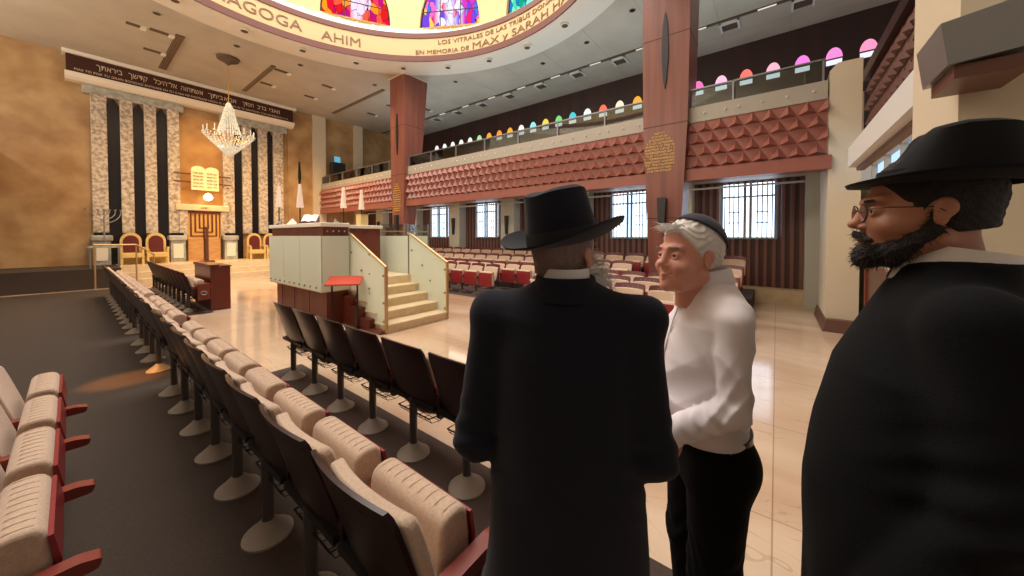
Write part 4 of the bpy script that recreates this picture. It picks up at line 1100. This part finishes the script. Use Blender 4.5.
def legs(P, w=1.):
    d = None
    for s in (-1,1):
        a = cap(P, (s*.09,0,.88), (s*.085,.02,.48), .1*w, .062*w); b = cap(P, (s*.085,.02,.48), (s*.08,-.01,.1), .062*w, .042*w)
        q = smin(a, b, .03); d = q if d is None else np.minimum(d, q)
    return d
def build_person(label, loc, az, head, body_secs, arms, hands, skin, smile=0., pose_nose=1., hs=1.):
    """head = (position, turn, tilt, roll). Returns person object (body mesh) and head matrix"""
    hp, turn, tilt, roll = head
    H = Matrix.Translation(hp) @ Matrix.Scale(hs, 4) @ Matrix.Rotation(math.radians(turn), 4, 'Z') @ Matrix.Rotation(math.radians(tilt), 4, 'X') @ Matrix.Rotation(math.radians(roll), 4, 'Y')
    hv, hf = mesh_sdf(lambda P: smin(head_sdf(P, smile, pose_nose), neck_sdf(P), .02), (-.11,-.15,-.17), (.11,.15,.16), .0024)
    hv = tr(hv, H)
    nb = H @ Vector((0,-.04,-.12))
    def body(P):
        d = ecyl(P, body_secs)
        d = smin(d, cap(P, tuple(nb), (0,-.03,1.36), .05,.06), .04)
        for a, b, c in arms:
            d = smin(d, cap(P, a, b, .045,.036), .03); d = smin(d, cap(P, b, c, .036,.027), .02)
        d = smin(d, legs(P, .85), .04)
        for s in (-1,1): d = smin(d, ell(P, (s*.08,.05,.05), (.04,.1,.035)), .02)
        return d
    bv, bf = mesh_sdf(body, (-.42,-.3,0), (.42,.4,hp[2]-.08), .012)
    parts = [(hv,hf),(bv,bf)]
    for (c, ang, side, dirz) in hands:
        v, f = mesh_sdf(lambda P: hand_sdf(P, (0,0,0), side), (-.09,-.03,-.09), (.09,.2,.04), .004)
        MM = Matrix.Translation(c) @ Matrix.Rotation(math.radians(ang), 4, 'Z') @ Matrix.Rotation(math.radians(dirz), 4, 'X')
        parts.append((tr(v, MM), f))
    o = join_mesh('person', parts, skin); add_lips(o, H.inverted())
    o.location = loc; o.rotation_euler = (0,0,-math.radians(az)); tag(o, label, 'person')
    for s in (-1,1):
        e = MB().ball((s*.032,.0715,.001),.0135,14,10).xf(H).build('eye', M['eyew'], o, smooth=True)
        MB().ball((s*.032+(.0),.0797,.001),(.0072,.0058,.0072),12,8).xf(H).build('iris', M['iris'], e, smooth=True)
    return o, H

def eyebrows(o, H, m):
    for s in (-1,1):
        pts = [(s*(.014+.036*random.random()), .088+.002*random.random(), .022+.006*random.random()) for _ in range(60)]
        pts = [(x, .094-.45*(abs(x)-.012)**1.0*.6, z) for x,y,z in pts]
        mb = MB()
        for p in pts:
            q = (p[0]+s*.009, p[1]-.002+.001, p[2]+.003*random.uniform(-1,1.2)); mb.tube([p,q], [.0011,.0004], 4)
        mb.xf(H).build('eyebrow', m, o)

def hat(parent, H, rx, ry, brx, bry, ch, felt, curl=.03, dip=.01, shift=(0,-.015,.052), tilt=0, roll=0, name='hat', front=0., pinch=.17, dent=.035, band=True):
    HM = H @ Matrix.Translation(shift) @ Matrix.Rotation(math.radians(tilt), 4, 'X') @ Matrix.Rotation(math.radians(roll), 4, 'Y')
    n = 64; mb = MB(); rings = []
    def brimz(a, t): return curl*abs(math.cos(a))**2.2*t**1.6+(.012 if math.sin(a) < 0 else -dip)*abs(math.sin(a))**2*t
    K = 10
    def addring(f):
        o = len(mb.v)
        for k in range(n): mb.v.append(f(2*PI*k/n))
        rings.append(o)
    for i in range(K, -1, -1):     # underside, outer -> inner
        t = i/K; addring(lambda a, t=t: ((rx*.97+(brx-rx)*t)*math.cos(a), (ry*.97+(bry-ry)*t)*math.sin(a), brimz(a,t)-.003))
    und = len(rings)
    addring(lambda a: (rx*.92*math.cos(a), ry*.92*math.sin(a), .03))
    rings2 = []
    for o1, o2 in zip(rings, rings[1:]):
        for k in range(n): mb.f.append((o1+k, o2+k, o2+(k+1)%n, o1+(k+1)%n))
    base = rings[0]; rings.clear()
    for i in range(K, -1, -1):     # top side
        t = i/K; addring(lambda a, t=t: ((rx+(brx-rx)*t)*math.cos(a), (ry+(bry-ry)*t)*math.sin(a), brimz(a,t)+.003))
    for k in range(n): mb.f.append((base+k, base+(k+1)%n, rings[0]+(k+1)%n, rings[0]+k))
    S = 12
    def topz(x, y):
        u, v = x/rx, y/ry
        return ch-dent*math.exp(-(u/.3)**2)*(.55+.45*v)-.012*(u*u+v*v)-.022*max(0,v)+.004
    for i in range(1, S+1):
        t = i/S
        def f(a, t=t):
            pin = 1-pinch*t*max(0,math.sin(a))**1.5*abs(math.cos(a))**.7*1.2
            sc = (1-.13*t)*pin; x, y = rx*sc*math.cos(a), ry*sc*math.sin(a)*(1-front*max(0,t-.15)/.85*(math.sin(a) > 0)*math.sin(a))
            return (x, y, topz(x,y)*t**1.0*.985)
        addring(f)
    for q in (.93,.82,.66,.48,.3,.14):
        def f(a, q=q):
            pin = 1-pinch*max(0,math.sin(a))**1.5*abs(math.cos(a))**.7*1.2
            sc = .87*pin*q; x, y = rx*sc*math.cos(a), ry*sc*math.sin(a)*(1-front*(math.sin(a) > 0)*math.sin(a)); return (x, y, topz(x,y)+(.004 if q < .9 else .001))
        addring(f)
    for o1, o2 in zip(rings, rings[1:]):
        for k in range(n): mb.f.append((o1+k, o1+(k+1)%n, o2+(k+1)%n, o2+k))
    c = len(mb.v); mb.v.append((0,0,topz(0,0)+.004)); o1 = rings[-1]
    for k in range(n): mb.f.append((o1+k, o1+(k+1)%n, c))
    h = mb.xf(HM).build(name, felt, parent, smooth=True)
    if not band: return h
    b = MB(); n2 = 48
    for z, k_ in ((.006,1.012),(.022,1.0),(.04,.985)):
        for k in range(n2): a = 2*PI*k/n2; b.v.append((rx*k_*1.012*math.cos(a), ry*k_*1.012*math.sin(a), z))
    for i in range(2):
        for k in range(n2): b.f.append((i*n2+k, i*n2+(k+1)%n2, (i+1)*n2+(k+1)%n2, (i+1)*n2+k))
    b.xf(HM).build('hat_band', M['ribbon'], h, smooth=True)
    return h

def collar(parent, c, r0, m, h=.04, tilt=0, ry=1.0, open_=True, sub=None):
    n = 40; mb = MB(); prof = [(r0*1.0,-.01),(r0*.97,h),(r0*1.0,h+.004),(r0*1.05,h*.7),(r0*1.15,-.004),(r0*1.13,-.008),(r0*1.03,h*.55)]
    a0 = PI/2+.16; a1 = PI/2+2*PI-.16
    for r, z in prof:
        for k in range(n+1):
            a = a0+(a1-a0)*k/n; fr = math.exp(-(min(abs(a-a0),abs(a-a1))/.5)**2)
            mb.v.append((r*math.cos(a)*(1), r*ry*math.sin(a)+fr*.006, z-(.028*fr*((r/r0-1)/.24) if r > r0 else 0)-.012*fr))
    for i in range(len(prof)-1):
        for k in range(n): mb.f.append((i*(n+1)+k, i*(n+1)+k+1, (i+1)*(n+1)+k+1, (i+1)*(n+1)+k))
    M4 = Matrix.Translation(c) @ Matrix.Rotation(math.radians(tilt), 4, 'X')
    o = mb.xf(M4).build('shirt_collar', m, parent, smooth=True); return o

def trousers(parent, wz, rx, ry, m=None, butt=.1, tw=1.):
    def f(P):
        d = ecyl(P, [(.76,0,-.01,rx*.96,ry*1.0),(.86,0,-.01,rx,ry*1.02),(wz,0,0,rx*.98,ry*.98)])
        for s in (-1,1):
            a = cap(P, (s*.085,0,.86), (s*.088,.015,.48), .108*tw, .082*tw); b = cap(P, (s*.088,.015,.48), (s*.085,-.01,.05), .082*tw, .068*tw)
            q = smin(a, b, .03); d = smin(d, q, .03)
            d = smin(d, ell(P, (s*.07,-.055,.84), (.085,.072,butt)), .04)
        d = d+.0035*np.sin(70*P[2]+9*np.sin(25*P[0])+14*P[1])*np.exp(-((P[2]-.5)/.12)**2)
        return smax(d, .03-P[2], .01)
    o = sdf_obj('trousers', f, (-.28,-.26,.0), (.28,.26,wz+.03), .009, m or M['trouser'], parent)
    for s in (-1,1):
        sdf_obj('shoe', lambda P, s=s: smax(smin(ell(P, (s*.085,.09,.035), (.048,.1,.04)), ell(P, (s*.085,-.02,.05), (.04,.065,.05)), .03), .004-P[2], .005), (s*.085-.07,-.12,0), (s*.085+.07,.22,.12), .008, M['shoe'], parent)
    return o

# --- person in the black hat seen from behind
secs = [(.8,0,0,.14,.1),(1.0,0,0,.135,.1),(1.2,0,0,.15,.1),(1.34,0,-.01,.14,.085),(1.42,0,-.02,.06,.06)]
armL = ((-.205,-.01,1.355),(-.258,-.03,1.01),(-.12,.2,1.03)); armR = ((.185,-.01,1.35),(.228,-.03,1.02),(.1,.21,1.04))
P1, H1 = build_person('person seen from behind in a black fedora and long black coat, facing the hall', (.86,.473,0), 64, ((0,.02,1.545),-30,4,0), secs,
    (armL, armR), (((-.1,.22,1.02),-55,1,0),((.08,.23,1.03),55,-1,0)), M['skin1'])
def coatfn(sec, sh, arms, hem, folds=.004, seam=True, k=.05):
    def f(P):
        d = ecyl(P, sec)
        d = smin(d, cap(P, (-sh[0],-.012,sh[1]), (sh[0],-.012,sh[1]), sh[2]), .07)
        for a, b, c in arms:
            d = smin(d, cap(P, a, b, .066,.06), k*.8); d = smin(d, cap(P, b, c, .06,.05), .025)
        x, y, z = P
        d = d+folds*np.sin(34*x+5*np.sin(6*z)+2)*np.clip((1.25-z)/.5,0,1)*.8
        for a, b, c in arms:
            q = np.exp(-(((x-b[0])**2+(y-b[1])**2+(z-b[2])**2)/.012)); d = d+folds*1.3*np.sin(90*z+60*y)*q
        if seam: d = smax(d, -(np.maximum(np.abs(x)-.0025, np.maximum(.0-(-y), 0)*0+(y+.02))), .006) if False else d
        return d
    return f
c1 = [(.44,0,0,.245,.19),(.7,0,0,.226,.182),(.95,0,0,.212,.165),(1.12,0,0,.205,.155),(1.28,0,-.01,.205,.14),(1.38,0,-.02,.18,.115),(1.44,0,-.028,.11,.088),(1.48,0,-.03,.076,.082)]
coat1 = sdf_obj('coat', coatfn(c1, (.215,1.385,.055), (armL,armR), .44), (-.36,-.27,.42), (.36,.32,1.53), .0085, M['coat'], P1)
mb = MB()
mb.tube([(0,-.158,.6),(0,-.158,.95),(0,-.153,1.12),(0,-.148,1.28),(0,-.13,1.38)], .0018, 5); mb.build('back_seam', M['ribbon'], coat1)
nr = MB()
for z, rx_, ry_ in ((1.43,.1,.098),(1.475,.084,.092),(1.492,.079,.088),(1.488,.074,.082)):
    for k in range(40): a = 2*PI*k/40; nr.v.append((rx_*math.cos(a), -.03+ry_*math.sin(a), z))
for i in range(3):
    for k in range(40): nr.f.append((i*40+k, i*40+(k+1)%40, (i+1)*40+(k+1)%40, (i+1)*40+k))
nr.build('coat_collar', M['coat'], coat1, smooth=True)
nr = MB()
for z, rx_, ry_ in ((1.46,.068,.074),(1.508,.064,.07),(1.513,.06,.066),(1.49,.058,.063)):
    for k in range(40): a = 2*PI*k/40; nr.v.append((rx_*math.cos(a), -.028+ry_*math.sin(a), z))
for i in range(3):
    for k in range(40): nr.f.append((i*40+k, i*40+(k+1)%40, (i+1)*40+(k+1)%40, (i+1)*40+k))
nr.build('shirt_collar', M['collar'], P1, smooth=True)
trousers(P1, .9, .16, .12)
hat(P1, H1, .099,.115,.172,.188,.15, M['felt'], curl=.046, dip=-.004, shift=(0,-.008,.04), tilt=5, roll=-6)
def short_hair(name, H, m, parent, low=-.055, bump_=.0025, grow=.008, freq=220, hairline=.075):
    def f(P):
        x, y, z = P
        d = ell(P, (0,-.02,.036), (.076+grow,.098+grow,.097+grow))
        d = smin(d, ell(P, (0,-.045,-.03), (.06+grow*.6,.062+grow*.6,.06)), .02)
        d = d+bump_*np.sin(freq*x+6*np.sin(40*z))*np.sin(freq*.8*z+5*np.sin(50*y))
        d = smax(d, -ell(P, (0,.1,hairline-.11), (.082,.088,.105)), .008)
        d = smax(d, low-.15*np.clip(y+.02,-1,.1)-z+np.clip((y+.01)*1.6,0,.2), .006)
        for s in (-1,1): d = smax(d, -ell(P, (s*.084,-.006,-.012), (.02,.026,.036)), .004)
        return d
    return sdf_obj(name, f, (-.11,-.15,-.1), (.11,.12,.16), .003, m, parent, H)
short_hair('hair', H1, M['hair_grey'], P1, low=-.07, bump_=.0012, grow=.003)
def beard_pts(n, rx, ry, rz, c, cond):
    pts = []; nr = []
    while len(pts) < n:
        a, b = random.uniform(0,2*PI), math.asin(random.uniform(-1,1)); d = Vector((math.cos(b)*math.cos(a), math.cos(b)*math.sin(a), math.sin(b)))
        p = Vector((c[0]+rx*d.x, c[1]+ry*d.y, c[2]+rz*d.z))
        if cond(p): pts.append(p); nr.append(d)
    return pts, nr
b1 = sdf_obj('beard', lambda P: ell(P, (0,.05,-.085), (.084,.06,.095))+.004*np.sin(90*P[0]+4*np.sin(30*P[2]))*np.sin(70*P[2]+60*P[1]), (-.1,-.03,-.22), (.1,.13,.0), .005, M['hair_white'], P1, H1)
pts, nn = beard_pts(1100, .084,.06,.095,(0,.05,-.085), lambda p: p.z < .015)
mm = MB(); st_ = hair_strands('beard_strands', [H1 @ p for p in pts], [H1.to_3x3() @ q for q in nn], .045, .45, .0011, M['hair_white'], b1)

# --- person in the white shirt, smiling, three-quarter view
armL = ((-.165,.0,1.33),(-.2,.02,1.08),(-.15,.175,.985)); armR = ((.175,-.01,1.335),(.24,-.03,1.07),(.17,.16,.98))
P2, H2 = build_person('smiling person with white hair, dark skullcap and white shirt, hand in trouser pocket', (1.375,.19,0), -34, ((0,.07,1.525),20,4,0), secs,
    (armL, armR), (((-.15,.15,.955),-20,1,-60),((.16,.17,.96),20,-1,-60)), M['skin2'], smile=1., hs=1.05)
s2 = [(.90,0,.01,.15,.115),(.96,0,.02,.168,.135),(1.05,0,.03,.17,.14),(1.18,0,.022,.172,.13),(1.3,0,.0,.168,.118),(1.37,0,-.015,.13,.095),(1.42,0,-.015,.078,.076),(1.45,0,-.01,.06,.062)]
def shirtfn(P):
    x, y, z = P
    d = ecyl(P, s2)
    d = smin(d, cap(P, (-.14,-.012,1.355), (.14,-.012,1.355), .05), .06)
    # folds on the trunk
    d = d-.006*np.exp(-((z-.945-.012*np.sin(9*x+6*y))/.016)**2)-.004*np.exp(-((z-1.0-.3*y)/.012)**2)
    d = d+.009*np.abs(np.sin(26*z+16*y+12*x))*np.exp(-((z-1.06)/.12)**2)+.007*np.abs(np.sin(20*z-22*y-18*x))*np.exp(-((z-1.27)/.08)**2)
    for (a, b, c), e in ((armL, 1), (armR, 1)):
        ua = cap(P, a, b, .056,.05); fa = cap(P, b, c, .05,.042)
        q = smin(ua, fa, .018)
        r2 = (x-b[0])**2+(y-b[1])**2+(z-b[2])**2
        q = q+.009*np.abs(np.sin(44*(z*.75+y*.95)+3*np.sin(26*x)))*np.exp(-r2/.011)-.003*np.exp(-r2/.011)
        m3 = [(b[i]+c[i])/2 for i in range(3)]
        q = q+.0035*np.sin(120*(z-.55*y)+8*np.sin(20*x))*np.exp(-((x-m3[0])**2+(y-m3[1])**2+(z-m3[2])**2)/.01)
        t3 = [(a[i]+b[i])/2 for i in range(3)]
        q = q+.01*np.abs(np.sin(20*z-26*y+2))*np.exp(-((x-t3[0])**2+(y-t3[1])**2+(z-t3[2])**2)/.02)
        d = smin(d, q, .012)
    return d
sh2 = sdf_obj('shirt', shirtfn, (-.34,-.24,.87), (.34,.28,1.48), .005, M['shirt'], P2)
for a, b, c in (armL, armR):
    v = (Vector(c)-Vector(b)).normalized(); q = Vector(c)
    MB().tube([q-v*.01, q+v*.0, q+v*.035, q+v*.05], [.044,.047,.046,.043], 20).build('cuff', M['shirt'], sh2, smooth=True)
mb = MB(); mb.tube([(0,.065+.0,1.44),(0,.118,1.3),(0,.15,1.18),(0,.172,1.05),(0,.154,.95)], .003, 6); mb.build('button_placket', M['shirt'], sh2, smooth=True)
collar(P2, (0,-.008,1.435), .062, M['shirt'], h=.045, tilt=-10, ry=1.12)
trousers(P2, .955, .152, .118, butt=.085, tw=.92)
MB().lathe([(.154,.92),(.158,.92),(.158,.95),(.154,.95)], seg=48).xf(Matrix.Diagonal((1,.82,1,1))).build('belt', M['shoe'], P2)
hw = short_hair('hair', H2, M['hair_white'], P2, low=-.035, bump_=.003, grow=.007, hairline=.066)
pts = [Vector((random.uniform(-.05,.05), .064+random.uniform(0,.01), .092+random.uniform(-.012,.012))) for _ in range(150)]
hair_strands('forelock', [H2 @ p for p in pts], [H2.to_3x3() @ Vector((0,1,.35)) for q in pts], .035, .25, .0015, M['hair_white'], hw)
eyebrows(P2, H2, M['hair_grey'])
def capfn(P):
    x, y, z = P
    o = ell(P, (0,-.022,.038), (.091,.113,.112)); i = ell(P, (0,-.022,.038), (.085,.107,.106))
    d = smax(o, -i, .002); pl = .107-(z+.0)*1.0-(-y)*.62
    return smax(d, pl, .003)
sdf_obj('skullcap', capfn, (-.11,-.15,-.02), (.11,.12,.17), .003, M['kippah'], P2, H2)
# glimpse of the ear-side wrist watch is not in view

# --- bearded person with glasses at the right edge
armL = ((-.18,-.02,1.43),(-.24,-.03,1.13),(-.23,.09,.88)); armR = ((.18,-.02,1.43),(.24,-.03,1.13),(.23,.09,.88))
secs3 = [(.8,0,0,.14,.1),(1.0,0,0,.135,.1),(1.25,0,0,.15,.1),(1.4,0,-.01,.14,.085),(1.49,0,-.02,.06,.06)]
P3, H3 = build_person('bearded person in profile with round glasses, black hat and dark coat at the right edge', (1.175,-.285,0), 3, ((0,.03,1.655),7,0,0), secs3,
    (armL, armR), (((-.23,.1,.87),0,1,-70),((.23,.1,.87),0,-1,-70)), M['skin3'], pose_nose=1.0)
c3 = [(.5,0,.02,.26,.2),(.8,0,.025,.25,.195),(1.0,0,.03,.24,.195),(1.15,0,.022,.232,.182),(1.3,0,.01,.22,.16),(1.42,0,-.01,.17,.125),(1.5,0,-.02,.1,.095),(1.55,0,-.025,.08,.085)]
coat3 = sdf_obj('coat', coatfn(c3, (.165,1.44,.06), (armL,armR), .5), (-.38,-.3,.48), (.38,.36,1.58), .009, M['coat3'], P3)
for s in (-1,1):
    lp = MB(); lp.tube([(s*.006,.203,1.14),(s*.05,.172,1.24),(s*.09,.122,1.35),(s*.1,.07,1.44),(s*.085,.02,1.51)], [.002,.005,.006,.006,.004], 6); lp.build('lapel_edge', M['coat3'], coat3, smooth=True)
collar(P3, (0,-.02,1.52), .07, M['collar'], h=.05, tilt=10, ry=1.1)
trousers(P3, .95, .17, .13)
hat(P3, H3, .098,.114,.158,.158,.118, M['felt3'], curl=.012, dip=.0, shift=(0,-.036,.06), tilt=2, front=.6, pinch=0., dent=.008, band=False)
short_hair('hair', H3, M['hair_dark'], P3, low=-.05, bump_=.0015, grow=.004, hairline=.07)
def beard3(P):
    x, y, z = P
    d = smin(ell(P, (0,.048,-.088), (.05,.048,.04)), cap([np.abs(x),y,z], (.05,.045,-.085), (.067,-.0,-.045), .022,.014), .02)
    d = smin(d, cap([np.abs(x),y,z], (.067,.0,-.045), (.073,-.002,.0), .012,.006), .012)
    d = smin(d, cap([np.abs(x),y,z], (.004,.102,-.052), (.03,.086,-.064), .008,.007), .006)
    d = smin(d, ell(P, (0,.088,-.105), (.03,.022,.028)), .015)
    d = d+.0022*np.sin(230*x+5*np.sin(60*z))*np.sin(190*z+150*y)
    d = smax(d, -ell([np.abs(x),y,z], (.036,.09,-.03), (.026,.03,.024)), .006)
    d = smax(d, -ell(P, (0,.105,-.068), (.02,.016,.0075)), .004)
    return d
b3 = sdf_obj('beard', beard3, (-.1,-.04,-.16), (.1,.14,.03), .003, M['hair_dark'], P3, H3)
V_ = [v.co.copy() for v in b3.data.vertices]; Nn = [v.normal.copy() for v in b3.data.vertices]
sel = random.sample(range(len(V_)), 1300)
hair_strands('beard_strands', [V_[i] for i in sel], [Nn[i] for i in sel], .011, .5, .0007, M['hair_dark'], b3, seg=2)
eyebrows(P3, H3, M['hair_dark'])
gl = MB()
for s in (-1,1):
    gl.tube([(s*.034+.0235*math.cos(2*PI*i/28), .1-.004*abs(math.cos(2*PI*i/28)), -.002+.021*math.sin(2*PI*i/28)) for i in range(28)], .0016, 6, closed=True)
    gl.tube([(s*.057,.098,.006),(s*.072,.07,.008),(s*.08,.0,.006),(s*.082,-.02,-.01)], .0013, 6)
gl.tube([(-.011,.1,.004),(0,.105,.008),(.011,.1,.004)], .0014, 6)
gg = gl.xf(H3).build('glasses_frame', M['black'], P3)
for s in (-1,1): MB().add([(s*.034+.0225*math.cos(2*PI*i/20), .1, -.002+.02*math.sin(2*PI*i/20)) for i in range(20)], [tuple(range(20))]).xf(H3).build('lens', M['glass'], gg)


# ------------------------------------------------------------------ light
def area(name, loc, rot_, size, power, col, sy=None, spread=None):
    l = bpy.data.lights.new(name, 'AREA'); l.energy = power; l.color = lin(col) if max(col) > 1.5 else col; l.shape = 'RECTANGLE'; l.size = size; l.size_y = sy or size
    if spread: l.spread = spread
    o = bpy.data.objects.new(name, l); C.objects.link(o); o.location = loc; o.rotation_euler = rot_; return o
def spot(name, loc, power, col, target, ang=100, blend=.8, rad=.1):
    l = bpy.data.lights.new(name, 'SPOT'); l.energy = power; l.color = lin(col); l.spot_size = math.radians(ang); l.spot_blend = blend; l.shadow_soft_size = rad
    o = bpy.data.objects.new(name, l); C.objects.link(o); o.location = loc
    o.rotation_euler = (Vector(target)-Vector(loc)).to_track_quat('-Z','Y').to_euler(); return o
area('dome_fill', (RX,RY,12.8), (0,0,0), 9, 2300, (255,247,238))  # added soft overhead fill, out of view at the top of the drum
# added fill lights along the left wall, out of view; no windows built there
area('left_fill_low', (-3.9,11.5,2.2), (0,-math.radians(90),0), 1.2, 70, (255,236,210), sy=13)
area('left_fill_high', (-3.9,9.5,6.5), (0,-math.radians(90),0), .9, 520, (255,240,222), sy=17)
for x, y, p in ((1.7,14.6,700),(4.9,14.6,800),(3.3,16.6,400),(6.5,15.0,700),(6.6,12.6,500)):
    spot('downlight', (x,y,ZC-.06), p, (255,214,164), (x,y+.9,0), 120)
for yy_ in (1.5,5,9,13): area('uplight_fill', (9.6,yy_,4.35), (PI,0,0), .8, 60, (214,232,240), sy=3)  # added uplights hidden behind the balcony slab, brightening ceiling and upper wall
for yy_ in (2,6,10,14): area('soffit_light', (8.9,yy_,2.97), (0,0,0), .3, 16, (255,236,214), sy=2.2)
t = thing('balcony_downlight', 'small warm downlight under the left balcony lighting the aisle carpet', 'ceiling light', (-1.5,5.7,3.0))
MB().lathe([(.08,-.02),(.08,0)], seg=16).build('rim', M['white'], t)
spot('aisle_spot', (-1.5,5.7,2.96), 1500, (255,170,90), (.36,5.68,0), 12, .9, .04)
spot('ark_downlight', (3.36,17.5,7.5), 360, (255,206,136), (3.36,18.6,2.4), 50)
pl = bpy.data.lights.new('eternal_light', 'POINT'); pl.energy = 25; pl.color = lin((255,190,110)); pl.shadow_soft_size = .12
o = bpy.data.objects.new('eternal_light', pl); C.objects.link(o); o.location = (3.42,YP-.5,3.1)
# world
w = bpy.data.worlds.new('w'); bpy.context.scene.world = w; w.use_nodes = True
w.node_tree.nodes['Background'].inputs[0].default_value = lin((255,240,226))+(1,); w.node_tree.nodes['Background'].inputs[1].default_value = .4

# ------------------------------------------------------------------ camera
cam = bpy.data.cameras.new('camera'); co = bpy.data.objects.new('camera', cam); C.objects.link(co)
FPX, CYP, PITCH, YAW = 341.5, 242.45, .0191, .9119
cam.sensor_width = 36; cam.sensor_fit = 'HORIZONTAL'; cam.lens = FPX/1024*36; cam.shift_y = -(288-CYP)/1024
cam.clip_start = .05; cam.clip_end = 100
co.location = (0,0,1.6); co.rotation_euler = (PI/2-PITCH, 0, -YAW)
sc = bpy.context.scene; sc.camera = co
sc.view_settings.view_transform = 'Standard'; sc.view_settings.look = 'None'; sc.view_settings.gamma = 1; sc.view_settings.exposure = -.22
sc.view_settings.use_curve_mapping = False
sc.cycles.use_denoising = True; sc.cycles.max_bounces = 8; sc.cycles.transparent_max_bounces = 16; sc.cycles.sample_clamp_indirect = 6
